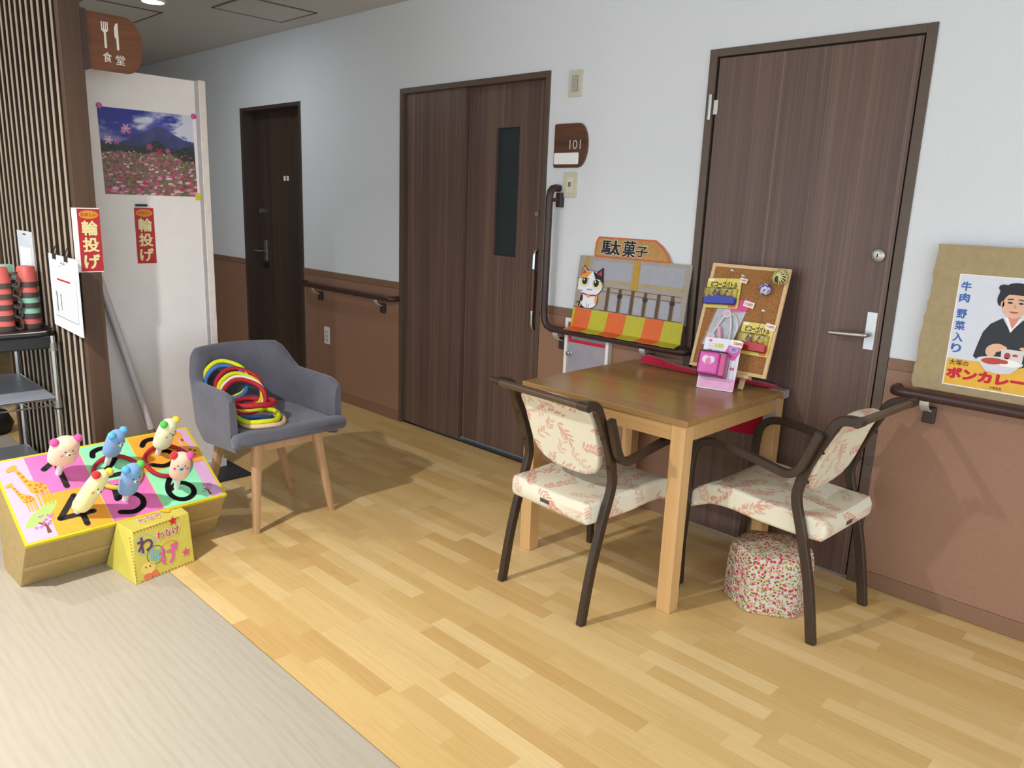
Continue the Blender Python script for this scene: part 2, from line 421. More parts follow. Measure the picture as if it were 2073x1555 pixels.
# ------------------------------------------------------------------ doors
def casing(t, x0, x1, top, fw, yf, yb, mat, ft=None):
    ft = ft or fw
    MB().span((x0, yf, 0), (x0+fw, yb, top)).build('jamb', mat, t, None, .0015)
    MB().span((x1-fw, yf, 0), (x1, yb, top)).build('jamb', mat, t, None, .0015)
    MB().span((x0+fw, yf, top-ft), (x1-fw, yb, top)).build('header', mat, t, None, .0015)
d1 = thing('door_1', 'dark brown recessed door at the far end', None, (-2.77, .06, 0)); d1['kind'] = 'structure'
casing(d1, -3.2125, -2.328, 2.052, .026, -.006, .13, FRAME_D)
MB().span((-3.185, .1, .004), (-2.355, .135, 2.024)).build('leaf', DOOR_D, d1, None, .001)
h = MB().cyl((-3.09, .1, 1.285), (-3.09, .075, 1.285), .022, n=18).build('lock_cylinder', STEEL, d1, 40)
h = MB().span((-3.085, .094, .90), (-3.045, .1, 1.06)).build('handle_plate', STEEL, d1, None, .001)
MB().tube([(-3.065, .098, .975), (-3.065, .055, .975), (-3.08, .05, .975), (-3.17, .05, .975)], .009).build('lever', STEEL, d1, 40)
MB().span((-3.10, .09, .84), (-3.03, .1, .885)).build('latch_guard', BLACK, d1)
for x in (-2.76, -2.715): MB().span((x, .0985, 1.52), (x+.028, .1, 1.555)).build('room_label', PAPER, d1)

d2 = thing('door_2', 'brown double-leaf sliding door of room 101', None, (-.6, .03, 0)); d2['kind'] = 'structure'
casing(d2, -1.197, 0., 2.05, .026, -.008, .13, FRAME, .03)
MB().span((-1.171, .012, .012), (-.634, .038, 2.02)).build('fixed_leaf', DOOR, d2, None, .001)
lf = MB()
lx0, lx1, wx0, wx1, wz0, wz1 = -.66, -.026, -.415, -.243, 1.128, 1.802
lf.span((lx0, .046, .02), (wx0, .076, 2.02)).span((wx1, .046, .02), (lx1, .076, 2.02)).span((wx0, .046, .02), (wx1, .076, wz0)).span((wx0, .046, wz1), (wx1, .076, 2.02))
lf = lf.build('sliding_leaf', DOOR, d2)
gm, nt, b = nm('dark_glass'); b.inputs['Base Color'].default_value = lin('#2a3234'); b.inputs['Roughness'].default_value = .35
nz = N(nt, 'ShaderNodeTexNoise', i_Scale=300.); bump(nt, b, nz.outputs['Fac'], .15, .001)
MB().span((wx0, .06, wz0), (wx1, .066, wz1)).build('glass_pane', gm, lf)
MB().span((-1.171, .01, .0), (-.026, .12, .006)).build('floor_track', DARK, d2)
hd = MB().tube([(-.069, .01, .86), (-.069, .01, 1.08)], .0145, 14).build('pull_handle', wood('handle_wood', [(.3, '#4b2c1c'), (.7, '#6d4630')], 'z', 60, 8, .35), d2, 40)
for s_, z0 in ((1, 1.08), (-1, .86)):
    MB().tube([(-.069, .01, z0), (-.069, .01, z0+s_*.07), (-.067, .016, z0+s_*.088), (-.064, .032, z0+s_*.096), (-.064, .048, z0+s_*.096)], .0138, 14).build('handle_end', CHROME, hd, 40)
MB().cyl((-.09, .048, 1.363), (-.09, .036, 1.363), .014, n=16).build('lock_cylinder', STEEL, d2, 40)

d3 = thing('door_3', 'brown hinged door behind the table', None, (1.31, 0, 0)); d3['kind'] = 'structure'
casing(d3, .879, 1.739, 2.052, .034, -.008, .13, FRAME, .03)
MB().span((.9135, .008, .01), (1.7045, .05, 2.021)).build('backing', DARK, d3)
MB().span((.925, -.004, .012), (1.699, .03, 2.015)).build('leaf', DOOR, d3, None, .001)
for z in (1.826, .25):
    hg = MB().cyl((.902, -.014, z-.05), (.902, -.014, z+.05), .0085, n=12).build('hinge', STEEL, d3, 40)
    MB().span((.915, -.0065, z-.028), (.935, -.004, z+.028)).build('hinge_plate', STEEL, hg)
cy = MB().lathe([(.024, 0), (.024, .012), (.019, .016), (.001, .016)], 24, Matrix.Translation((1.653, -.004, 1.271)) @ Matrix.Rotation(R(90), 4, 'X')).build('lock_cylinder', STEEL, d3, 40)
MB().span((1.651, -.0215, 1.264), (1.655, -.0195, 1.278)).build('keyhole', DARK, cy)
pl = MB().span((1.644, -.009, .923), (1.680, -.004, 1.063)).build('handle_plate', plain('#d9dade', .35, .02, metal=.3), d3, None, .001)
MB().tube(smooth_path([(1.662, -.008, .98), (1.662, -.045, .98), (1.652, -.055, .98), (1.60, -.056, .977), (1.53, -.052, .974)], 5), .0088, 10).build('lever', STEEL, pl, 40)

# ------------------------------------------------------------------ slatted partition on the left
SLAT = wood('slat_shaded_wood', [(.3, '#33231f'), (.7, '#46322a')], 'z', 80, 10, .6, .02)  # slat sides: shade of the gaps put into a darker wood colour
SLATF = wood('slat_lit_face_wood', [(.3, '#a2947c'), (.7, '#bcae98')], 'z', 80, 10, .5, .02)  # slat fronts: lamp light put into a paler wood colour
SLATB = wood('slat_shaded_backing', [(.3, '#231815'), (.7, '#33251e')], 'z', 60, 10, .6, .02)  # backing colour darkened to paint the shade between slats
POST = wood('post_wood', [(.3, '#493426'), (.7, '#5e4433')], 'z', 90, 10, .5, .02)
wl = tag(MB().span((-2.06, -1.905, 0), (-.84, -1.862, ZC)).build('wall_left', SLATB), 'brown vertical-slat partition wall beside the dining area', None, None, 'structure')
MB().span((-.84, -1.94, 0), (-.8, -1.86, ZC)).build('post', POST, wl, None, .0015)
MB().span((-2.1, -1.94, 0), (-2.06, -1.86, ZC)).build('post', POST, wl, None, .0015)
sl = None
for k in range(16):
    x = -.878-k*.0787
    if x < -2.055: break
    if sl is None: sl = MB().span((x-.013, -1.94, 0), (x+.013, -1.9051, ZC)).build('slat', SLAT, wl); x0_ = x; sf = MB().span((x-.0128, -1.942, 0), (x+.0128, -1.94, ZC)).build('slat_lit_face', SLATF, sl)  # pale front strip paints the lit face of each slat
    else:
        c = dup(sl, wl); c.location = (x-x0_, 0, 0); dup(sf, c)
# room beyond the partition
tag(MB().span((-4.6, -7, 0), (-4.5, -1.86, ZC)).build('wall_far', plain('#8a7a66', .7)), 'dim far wall of the dining area', None, None, 'structure')
tag(MB().span((-6.5, -1.98, 0), (-2.9, -1.9, ZC)).build('wall_light_block', WALL), 'unseen side wall added to darken the corridor behind the slatted partition', None, None, 'structure')  # unseen wall, added to block dining-room light and keep the corridor dark
wp = tag(MB().span((-2.95, -2.06, 0), (-2.9, -1.9, ZC)).build('wall_dining', wood('panel_wood', [(.3, '#6a4a2a'), (.7, '#86603a')], 'z', 60, 8)), 'brown wood panel behind the wire cart', None, None, 'structure')
# ------------------------------------------------------------------ wall fittings
def plate(name, label, cat, x0, x1, z0, z1, mat, y=-.008):
    t = thing(name, label, cat, ((x0+x1)/2, 0, z0))
    MB().prism(rrect(x0, z0, x1, z1, .006), 0, -y, (0, 0, 0), (1, 0, 0), (0, 0, 1)).build('plate', mat, t, 40, .0015)
    return t
sw = plate('night_light', 'beige wall plate with grey grille beside the sliding door top', 'wall plate', .121, .203, 1.916, 2.037, BEIGE)
lv = MB().span((.143, -.0105, 1.94), (.181, -.008, 2.013)).build('grille', plain('#9a9a94', .5), sw)
for k in range(9): MB().span((.146, -.0118, 1.945+k*.0075), (.178, -.0105, 1.9485+k*.0075)).build('louvre', plain('#c4c3bc', .4), lv)
sw = plate('light_switch', 'beige light switch plate below the 101 room sign', 'switch', .119, .203, 1.449, 1.569, BEIGE)
MB().span((.14, -.0095, 1.472), (.182, -.008, 1.546)).build('rocker', plain('#dad5c2', .4), sw, None, .001)
MB().span((.152, -.0105, 1.5), (.169, -.0094, 1.522)).build('indicator', plain('#77777a', .4), sw)
ol = plate('wall_outlet', 'white wall outlet below the short handrail', 'outlet', -2.066, -1.997, .386, .509, WHITE)
for z in (.475, .445, .415):
    MB().span((-2.05, -.0095, z-.012), (-2.013, -.008, z+.012)).build('socket', plain('#d9d7d2', .4), ol)
    c = Canvas(ol, (0, -.0096, 0)); c.shapes('slots', [[(-2.04, z-.006), (-2.037, z-.006), (-2.037, z+.006), (-2.04, z+.006)], [(-2.026, z-.006), (-2.023, z-.006), (-2.023, z+.006), (-2.026, z+.006)]], BLACK)

def dsign(x0, x1, z0, z1):   # plate with a bowed right edge
    w_ = x1-x0; hgt = z1-z0; k = .27*w_; pts = [(x0+.006, z0), (x1-k, z0)]
    pts += [(x1-k+k*math.sin(R(a)) , (z0+z1)/2-hgt/2*math.cos(R(a))*(1 if True else 1)) for a in range(15, 180, 15)]
    pts += [(x1-k, z1), (x0+.006, z1), (x0, z1-.006), (x0, z0+.006)]
    return pts
t = thing('room_sign', 'dark wooden 101 room sign with blank white name strip', 'sign', (.155, 0, 1.59))
MB().prism(dsign(.05, .26, 1.59, 1.796), 0, .012, (0, 0, 0), (1, 0, 0), (0, 0, 1)).build('board', SIGNWOODX, t, None, .002)
c = Canvas(t, (0, -.0122, 0)); c.text('lettering', '101', .15, 1.676, .221, 1.719, plain('#c9c6c0', .4), 1)
MB().prism(rrect(.055, 1.606, .211, 1.66, .006), .012, .0135, (0, 0, 0), (1, 0, 0), (0, 0, 1)).build('name_strip', PAPER, t)

# handrails
def bracket(t, x, yr=-.07, zr=.8):
    b_ = MB().span((x-.012, -.026, zr-.105), (x+.028, -.005, zr-.045)).build('bracket', plain('#3a2a27', .45), t, None, .003)
    MB().bar(smooth_path([(x+.002, -.02, zr-.06), (x, -.05, zr-.052), (x, yr, zr-.03), (x, yr, zr-.012)], 4), .03, .007, (1, 0, 0)).build('arm', plain('#cfcdc6', .4, metal=.4), b_, 40)
def rail_end(x, s, yr=-.07, z=.8):
    return [(x, yr, z), (x+s*.03, yr, z), (x+s*.05, yr+.012, z), (x+s*.056, yr+.035, z), (x+s*.056, -.002, z)]
t = thing('handrail', 'short brown handrail between the far door and sliding door', 'handrail', (-1.76, -.07, .8), group='wall handrails')
MB().tube(list(reversed([Vector(q) for q in rail_end(-2.235, -1)]))+[Vector(q) for q in rail_end(-1.26, 1)], .018, 14).build('rail', RAIL, t, 40)
bracket(t, -2.1); bracket(t, -1.36)
t = thing('handrail', 'L-shaped brown handrail right of the sliding door', 'handrail', (.45, -.07, .8), group='wall handrails')
pts = [(.09, -.002, 1.492), (.09, -.035, 1.492), (.09, -.052, 1.488), (.089, -.065, 1.474), (.088, -.07, 1.45), (.088, -.07, 1.40), (.088, -.07, .9), (.088, -.07, .868), (.095, -.07, .835), (.112, -.07, .812), (.145, -.07, .8)]+rail_end(.86, 1)
MB().tube(pts, .018, 14).build('rail', RAIL, t, 40)
bracket(t, .17); bracket(t, .7)
MB().span((.095, -.03, 1.40), (.125, -.001, 1.47)).build('upper_bracket', plain('#3a2a27', .45), t, None, .003)
MB().tube([(.11, -.03, 1.435), (.09, -.065, 1.435)], .009, 8).build('upper_arm', plain('#3a2a27', .45), t, 40)
t = thing('handrail', 'long brown handrail under the cardboard poster', 'handrail', (2.8, -.07, .8), group='wall handrails')
MB().tube(list(reversed([Vector(q) for q in rail_end(1.845, -1)]))+[(4.4, -.07, .8)], .0185, 14).build('rail', RAIL, t, 40)
for x in (1.9, 2.7, 3.5, 4.3): bracket(t, x)

# white framed cabinet half hidden behind the shop board
t = thing('wall_cabinet', 'white framed cabinet with grey door below the shop board', 'cabinet', (.345, 0, .3))
f = MB().span((.204, -.035, .3), (.222, -.006, .862)).span((.464, -.035, .3), (.482, -.006, .862)).span((.222, -.035, .844), (.464, -.006, .862)).span((.222, -.035, .3), (.464, -.006, .318))
f.build('frame', WHITE, t)
dr = MB().span((.222, -.024, .318), (.464, -.008, .844)).build('door', plain('#9e9aa6', .45, .08, 14), t)
MB().span((.224, -.027, .742), (.462, -.024, .757)).build('red_strip', RED, t)
MB().span((.224, -.027, .757), (.238, -.024, .84)).build('red_strip', RED, t)
MB().lathe([(.011, 0), (.011, .004), (.007, .006), (.007, .014), (.012, .018), (.011, .024), (.001, .026)], 16, Matrix.Translation((.238, -.024, .685)) @ Matrix.Rotation(R(90), 4, 'X')).build('knob', CHROME, dr, 40)

# cardboard sheet with advertising poster standing behind the right handrail
CARD = plain('#a8946f', .75, .07, 50, bmp=.05, key='cardboard')
CARDE = plain('#7c6a4c', .8, .15, 90, key='cardboard_edge')
t = thing('cardboard_poster', 'brown cardboard sheet with curry advertising poster on the right wall', 'poster', (2.08, -.03, .82))
edge = [(1.846, .822), (2.34, .822), (2.34, 1.326)]+[(1.857-.0006*k+.0022*math.sin(k*1.3)+.0014*math.sin(k*2.9)-(.006 if k > 9 else 0), 1.326-k*.0252) for k in range(0, 20)]
card = MB().prism(edge, 0, .006, (0, -.034, 0), (1, 0, 0), (0, 0, 1)).build('cardboard', CARD, t)
c = Canvas(t, (0, -.0402, 0))
PB = plain('#d8dbe6', .5, .02); PY = plain('#e9b33c', .5, .04); PBLUE = plain('#2f5fae', .5, .04); PSK = plain('#e6b698', .5, .04); PHAIR = plain('#17131a', .5, .1); PKIM = plain('#23252f', .5, .1)
X0, X1, Z0, Z1 = 1.941, 2.228, .853, 1.228
c.rect('poster_sheet', X0-.004, Z0-.004, X1+.004, Z1+.003, PAPER, 1)
c.rect('poster_ground', X0, Z0+.085, X1, Z1, PB, 2)
c.rect('poster_yellow_band', X0, Z0, X1, Z0+.09, PY, 3)
kx = X0+.14
wx = 2.112
c.shapes('printed_robe', [[(wx-.06, 1.075), (wx-.028, 1.098), (wx, 1.055), (wx+.03, 1.098), (wx+.062, 1.075), (wx+.085, 1.03), (wx+.082, .955), (wx+.03, .935), (wx-.03, .935), (wx-.075, .945), (wx-.095, .96), (wx-.088, 1.0), (wx-.078, 1.045)]], PKIM, 4)
c.shapes('printed_collar', [[(wx-.022, 1.1), (wx-.014, 1.103), (wx+.004, 1.062), (wx, 1.052)], [(wx+.026, 1.1), (wx+.02, 1.103), (wx+.002, 1.062), (wx+.002, 1.055)]], PAPER, 6)
c.shapes('printed_neck', [[(wx-.018, 1.125), (wx+.02, 1.125), (wx+.022, 1.098), (wx+.002, 1.063), (wx-.017, 1.098)]], plain('#d99078', .5, .03), 5)
c.shapes('printed_hair', [ell(wx, 1.178, .05, .033), ell(wx-.033, 1.192, .022, .014, rot=160), ell(wx+.038, 1.19, .02, .013, rot=20), ell(wx-.04, 1.16, .013, .024), ell(wx+.04, 1.16, .013, .024), ell(wx, 1.203, .03, .012)], PHAIR, 6)
c.shapes('printed_face', [ell(wx, 1.142, .036, .042, 28)], PSK, 7)
c.shapes('printed_fringe', [ell(wx, 1.176, .036, .013, 20, 0, 180)], PHAIR, 8)
c.shapes('printed_brows', [ell(wx-.015, 1.161, .010, .0022, 10, rot=8), ell(wx+.016, 1.161, .010, .0022, 10, rot=-8)], plain('#4a3630', .5), 9)
c.shapes('printed_eyes', [ell(wx-.015, 1.150, .0075, .0032, 12), ell(wx+.016, 1.150, .0075, .0032, 12)], PHAIR, 9)
c.shapes('printed_nose', [[(wx-.003, 1.134), (wx+.005, 1.133), (wx+.001, 1.149)]], plain('#d19c80', .5), 9)
c.shapes('printed_mouth', [ell(wx, 1.122, .013, .0055, 14, 180, 360)], plain('#c04a48', .5), 9)
c.shapes('printed_ears', [ell(wx-.036, 1.143, .005, .011), ell(wx+.037, 1.143, .005, .011)], PSK, 7)
c.shapes('printed_hand', [ell(wx-.032, .998, .024, .014, 16, rot=12), ell(wx-.012, 1.003, .012, .005, 10, rot=-10), ell(wx-.014, .994, .012, .0045, 10, rot=-5), ell(wx-.045, .985, .016, .02, 12)], PSK, 8)
c.shapes('printed_hand', [ell(wx+.06, .998, .02, .014, 16, rot=-12), ell(wx+.045, 1.005, .011, .005, 10)], PSK, 8)
c.shapes('printed_packet', [[(wx-.016, .998), (wx+.05, .998), (wx+.048, .952), (wx-.012, .954)]], plain('#d9d5d0', .5), 9)
c.shapes('printed_packet_mark', [ell(wx+.004, .976, .009, .011), ell(wx+.026, .98, .008, .004)], plain('#b8323a', .5), 10)
c.shapes('printed_plate', [ell(wx-.015, .952, .068, .018, 28), [(wx-.075, .945), (wx+.045, .945), (wx+.02, .917), (wx-.05, .917)], ell(wx-.015, .922, .035, .009)], plain('#d6d6de', .45), 10)
c.shapes('printed_rice', [ell(wx+.01, .952, .036, .012)], PAPER, 11)
c.shapes('printed_curry', [ell(wx-.035, .953, .033, .011, rot=4), ell(wx-.005, .955, .016, .007)], plain('#c0442c', .5, .2, 200), 12)
for st, zt in (('牛', 1.206), ('肉', 1.168), ('野', 1.113), ('菜', 1.073), ('入', 1.033), ('り', .995)):
    c.text('lettering', st, X0+.006, zt-.031, X0+.037, zt, PBLUE, 5, .03)
c.text('lettering', '大塚の', X0+.008, .921, X0+.067, .94, plain('#2a221e', .5), 5, .008)
c.text('lettering', 'ボンカレー', X0+.004, .874, X0+.24, .914, RED, 5, .075)
c.text('lettering', '大塚食品', X0+.14, .858, X0+.175, .868, plain('#6a3a2a', .5), 5, .01)

# ------------------------------------------------------------------ sweets-shop board on the L-shaped rail
t = thing('shop_board', 'cardboard sweets-shop board with striped awning on the L-shaped handrail', 'display board', (.575, -.06, .82))
BO = Vector((.26, -.06, .825)); EV = Vector((0, .045, .35)).normalized()
BRD = plain('#a49a91', .7, .05, 60, key='shop_board'); YEL = plain('#b9b12a', .6, .06, 70, key='awning_yellow'); ORA = plain('#d8652a', .6, .06, 70, key='awning_orange')
MB().prism([(0, 0), (.63, 0), (.63, .353), (0, .353)], -.006, 0, BO, (1, 0, 0), EV).build('panel', BRD, t)
c = Canvas(t, BO, (1, 0, 0), EV)
OCH = plain('#b88f2c', .6, .06); BRN = plain('#5d4636', .6, .1); BLW = plain('#a3a3ae', .6, .04, 40); LINE = plain('#6e4a3c', .6)
c.shapes('painted_windows', [[(.085, .25), (.318, .25), (.318, .335), (.085, .335)], [(.365, .25), (.6, .25), (.6, .335), (.365, .335)]], BLW, 1)
c.shapes('painted_beams', [[(.036, .25), (.056, .25), (.062, .352), (.042, .352)], [(.328, .214), (.362, .214), (.358, .352), (.326, .352)]], OCH, 3)
c.shapes('painted_sill', [[(.18, .239), (.62, .233), (.62, .242), (.18, .247)]], plain('#b39a5c', .6, .1), 2)
px = [.2, .27, .342, .413, .485, .558]
c.shapes('painted_gaps', [[(a+.016, .105), (b_-.012, .105), (b_-.012, .18), (a+.016, .18)] for a, b_ in zip(px, px[1:]+[.62])], BLW, 1)
c.shapes('painted_posts', [[(x-.010, .1), (x+.009, .1), (x+.008, .212), (x-.010, .212)] for x in px]+[ell(x, .178, .0155, .013, 14) for x in px[1::2]], BRN, 3)
c.shapes('painted_ropes', stroke([(.0, .243), (.03, .24)], .0025)+stroke([(.165, .215), (.4, .21), (.6, .209)], .0022)+stroke([(.165, .192), (.3, .19), (.45, .186), (.6, .186)], .0028)+stroke([(0, .103), (.62, .099)], .0035), LINE, 4)
ub = [0, .012, .113, .2135, .3205, .426, .527, .63]
for k in range(7):
    m_ = YEL if k % 2 == 0 else ORA
    c.shapes('awning_stripe', [[(max(0, ub[k]-.006), 0.0), (ub[k+1]-.006 if k < 6 else .63, 0.0), (ub[k+1]+.006 if k < 6 else .63, .097), (ub[k]+.006 if k else 0, .097)]], m_, 5)
# folded scalloped flap over the rail
fo_ = [ub[0]-.0]+[u-.006 for u in ub[1:-1]]+[.63]
for k in range(7):
    m_ = YEL if k % 2 == 0 else ORA
    a, b_ = fo_[k], fo_[k+1]
    n = 6 if k else 2; loops = []
    for j in range(n+1):
        q = j/n; u = a+(b_-a)*q; sc_ = .072-.010*abs(math.cos(math.pi*q))
        loops.append([(BO.x+u, -.061, .829), (BO.x+u+.010, -.061-sc_, .8215), (BO.x+u+.010, -.061-sc_, .8195), (BO.x+u, -.061, .827)])
    MB().loft(loops).build('awning_flap', m_, t)
# name sign on top
sgn = [(.09, .352), (.521, .352), (.50, .39), (.465, .425), (.425, .449), (.10, .449), (.089, .43), (.086, .39)]
ssg = MB().prism(sgn, -.004, .002, BO+EV*.0, (1, 0, 0), EV).build('name_sign', plain('#b98b4c', .6, .12, 50), t)
c.shapes('sign_border', stroke([(.092, .356), (.515, .356), (.494, .388), (.462, .42), (.423, .446), (.103, .446), (.092, .428), (.089, .39), (.092, .356)], .006), plain('#cf5a33', .6), 7)
for st, u0, v0, u1, v1 in (('駄', .125, .366, .24, .436), ('菓', .25, .361, .325, .44), ('子', .325, .366, .392, .417)):
    c.text('lettering_outline', st, u0-.003, v0-.003, u1+.003, v1+.003, plain('#e8e2d6', .6), 9, .05)
    c.text('lettering', st, u0, v0, u1, v1, BLKP, 11, .025)
# printed lucky cat
CW = plain('#e9e9f2', .5, .02); COR = plain('#e39b2a', .5, .03); CRD = plain('#c62a44', .5, .03); CEY = plain('#e0dca0', .5, .03)
c.shapes('cat_outline', [ell(.09, .222, .079, .064, 30), ell(.092, .142, .055, .042, 24), [(.022, .245), (.038, .309), (.078, .273)], [(.115, .275), (.156, .305), (.165, .24)], ell(.05, .117, .032, .014, 16, rot=-15)], BLKP, 12)
c.shapes('cat_body', [ell(.09, .222, .0765, .0615, 30), ell(.092, .142, .0525, .0395, 24), [(.026, .245), (.04, .302), (.076, .270)], ell(.036, .195, .021, .016)], CW, 14)
c.shapes('cat_orange_patch', [[(.027, .243), (.04, .301), (.062, .278), (.097, .283), (.06, .245), (.03, .24)], ell(.137, .15, .008, .022)], COR, 16)
c.shapes('cat_black_patch', [[(.098, .283), (.12, .274), (.155, .302), (.164, .24), (.164, .215), (.14, .24), (.12, .24)], ell(.048, .148, .008, .018)], BLKP, 16)
c.shapes('cat_inner_ears', [[(.036, .266), (.043, .288), (.062, .272)], [(.127, .27), (.15, .291), (.156, .262)]], CRD, 18)
c.shapes('cat_eyes', [ell(.053, .228, .027, .024, 20), ell(.133, .222, .029, .024, 20)], CEY, 20)
c.shapes('cat_pupils', [ell(.056, .232, .016, .017, 18), ell(.127, .226, .016, .017, 18)]+stroke([(.026, .246), (.08, .244)], .003)+stroke([(.106, .235), (.16, .237)], .003), BLKP, 22)
c.shapes('cat_glints', [ell(.052, .238, .0045, .005, 10), ell(.122, .233, .0045, .005, 10)], PAPER, 24)
c.shapes('cat_lines', stroke([(.075, .197), (.083, .19), (.091, .196), (.099, .19), (.108, .196)], .0022)+stroke([(.085, .125), (.088, .104)], .002)+stroke([(.1, .125), (.097, .104)], .002)+stroke([(.024, .188), (.03, .182), (.037, .187), (.044, .182), (.05, .188)], .002), BLKP, 24)
c.shapes('cat_collar', [[(.048, .176), (.09, .168), (.135, .172), (.135, .165), (.09, .161), (.048, .169)]], plain('#b0285a', .5), 24)
c.shapes('cat_bell', [ell(.09, .162, .008, .008)], COR, 26)
c.shapes('cat_tail_bands', [ell(.033, .119, .004, .009, rot=-15), ell(.048, .114, .004, .009, rot=-15)], COR, 26)

# ------------------------------------------------------------------ white partition screen with posters
WPAN = plain('#ebe5e2', .55, .02, 12, key='white_panel')
t = thing('partition_screen', 'tall white partition screen on a black foot plate', 'partition', (-1.07, -1.52, 0))
MB().span((-1.083, -1.80, .012), (-1.051, -1.3, 1.908)).build('panel', WPAN, t, None, .002)
MB().span((-1.09, -1.298, .012), (-1.044, -1.262, 1.914)).build('edge_profile', plain('#e2d8d0', .4), t, None, .004)
MB().span((-1.088, -1.313, .05), (-1.046, -1.299, 1.905)).build('edge_groove', plain('#b5aeb0', .5), t)
MB().span((-1.15, -1.40, .0), (-.85, -1.205, .012)).build('foot_plate', BLACK, t, None, .003)
MB().span((-1.15, -1.84, .0), (-.85, -1.66, .012)).build('foot_plate', BLACK, t, None, .003)
MB().span((-1.1, -1.36, .012), (-1.04, -1.25, .05)).build('foot_bracket', plain('#cfcac8', .5), t)

def color_sheet(name, O, eu, ev, W_, H_, nu, nv, fn, parent):
    O = Vector(O); eu = unit(eu); ev = unit(ev)
    uu, vv = np.meshgrid(np.linspace(0, 1, nu), np.linspace(0, 1, nv))
    b_ = MB(); b_.v = [tuple(O+eu*(W_*u)+ev*(H_*v)) for u, v in zip(uu.ravel(), vv.ravel())]
    b_.f = [(j*nu+i, j*nu+i+1, (j+1)*nu+i+1, (j+1)*nu+i) for j in range(nv-1) for i in range(nu-1)]
    m, nt, bs = nm(name+'_print'); a = N(nt, 'ShaderNodeVertexColor', layer_name='ink'); nt.links.new(a.outputs[0], bs.inputs['Base Color']); bs.inputs['Roughness'].default_value = .45
    o = b_.build(name, m, parent)
    rgb = fn(uu, vv).reshape(-1, 3).clip(0, 1); rgb = np.where(rgb <= .04045, rgb/12.92, ((rgb+.055)/1.055)**2.4)
    att = o.data.color_attributes.new('ink', 'FLOAT_COLOR', 'POINT'); att.data.foreach_set('color', np.c_[rgb, np.ones(len(rgb))].ravel().astype(np.float32))
    return o
def vnoise(u, v, s, seed, oct_=3):
    out = np.zeros_like(u)
    for i in range(u.shape[0]):
        for j in range(u.shape[1]):
            out[i, j] = noise.fractal(Vector((u[i, j]*s, v[i, j]*s, seed*7.3)), 1., 2., oct_)
    return out
def landscape(u, v):
    rg = np.random.default_rng(5); h, w_ = u.shape
    c = lambda r, g, b_: np.array([r, g, b_])/255.
    n1 = vnoise(u*1.0, v*2.2, 3.2, 1, 4); n2 = vnoise(u, v, 9, 2); n3 = vnoise(u, v, 30, 3)
    sky = c(40, 48, 128)+(v[..., None]-.55)*c(-10, -14, 30)
    cl = np.clip((n1+.25+(u-.45)*1.1-(abs(v-.78))*1.2)*1.8, 0, 1)+np.clip(.9-abs(v-.66)*9+n1, 0, .7)*.6
    cl = cl+1.1*np.exp(-((u-.72)/.3)**2-((v-.76)/.1)**2)*(.7+.6*n1)
    img = sky*(1-np.clip(cl, 0, .95)[..., None])+c(212, 214, 226)*np.clip(cl, 0, .95)[..., None]
    pk = .62; ridge = .845-np.abs(u-pk)*.62+np.abs(u-pk)**2*.18+np.clip(.02-np.abs(u-pk), 0, .02)*(-.6)
    far = (.66+.03*np.sin(u*9))*(u > .8)
    img = np.where(((v < far))[..., None], c(58, 66, 138), img)
    mt = c(58, 62, 112)+(n2[..., None])*c(16, 16, 14)+(v[..., None]-.65)*c(30, 10, 10)
    img = np.where((v < ridge)[..., None], mt, img)
    tr = .60+.03*n2+.02*np.sin(u*14)+.05*np.exp(-((u-.6)/.07)**2)
    img = np.where((v < tr)[..., None], c(40, 48, 42)+n3[..., None]*c(18, 20, 14), img)
    fl = .50+.035*n2-.08*(u > .72)*np.clip((u-.72)*4, 0, 1)
    fieldc = c(116, 96, 74)+n3[..., None]*c(40, 34, 26)+n2[..., None]*c(20, -8, 10)
    img = np.where((v < fl)[..., None], fieldc, img)
    img = img.reshape(h, w_, 3)
    pal = [c(214, 130, 168), c(186, 60, 116), c(232, 178, 200), c(170, 40, 80), c(226, 200, 206), c(198, 92, 140)]
    for k in range(330):
        y = rg.random()**.9*.52; x = rg.random(); s = .006+.02*(1-y/.55)*rg.random()
        cc = pal[rg.integers(len(pal))]
        d = ((u-x)/(s*1.5))**2+((v-y)/(s*.75))**2+.5*n3
        img = np.where((d < 1)[..., None], cc*.85+img*.15, img)
    for x, y, s, cc in ((.27, .78, .05, pal[2]), (.24, .74, .035, pal[0]), (.3, .74, .03, pal[5]), (.08, .63, .05, pal[2]), (.16, .62, .035, pal[5]), (.5, .58, .04, pal[1]), (.7, .55, .035, pal[5]), (.6, .52, .05, pal[3])):
        a = np.arctan2(v-y, u-x); d = np.hypot((u-x), (v-y)*.9)/(s*(.65+.35*np.cos(a*6)))
        img = np.where((d < 1)[..., None], cc*.9+img*.1, img)
    return img
fp = thing('landscape_poster', 'photo poster of a mountain above pink flowers on the white screen', 'poster', (-1.05, -1.53, 1.38))
PG = Vector((-1.0495, -1.738, 1.381))
color_sheet('print', PG, (0, 1, 0.005), (0.0, -.02, 1), .413, .368, 130, 116, landscape, fp)
MB().prism([(0, 0), (.413, 0), (.413, .368), (0, .368)], -.0008, -.0002, PG, (0, 1, .005), (0, -.02, 1)).build('sheet', PAPER, fp)
def magnet(label, y, z, col):
    o = MB().lathe([(.0115, 0), (.0115, .005), (.008, .008), (.001, .0085)], 18, Matrix.Translation((-1.0487, y, z)) @ Matrix.Rotation(R(90), 4, 'Y')).build('magnet', plain(col, .4), None, 40)
    tag(o, label, 'magnet', 'magnets holding the mountain poster')
magnet('pink round magnet at the mountain poster upper left corner', -1.737, 1.752, '#d4649a')
magnet('pink round magnet at the mountain poster upper right corner', -1.327, 1.749, '#c84f97')
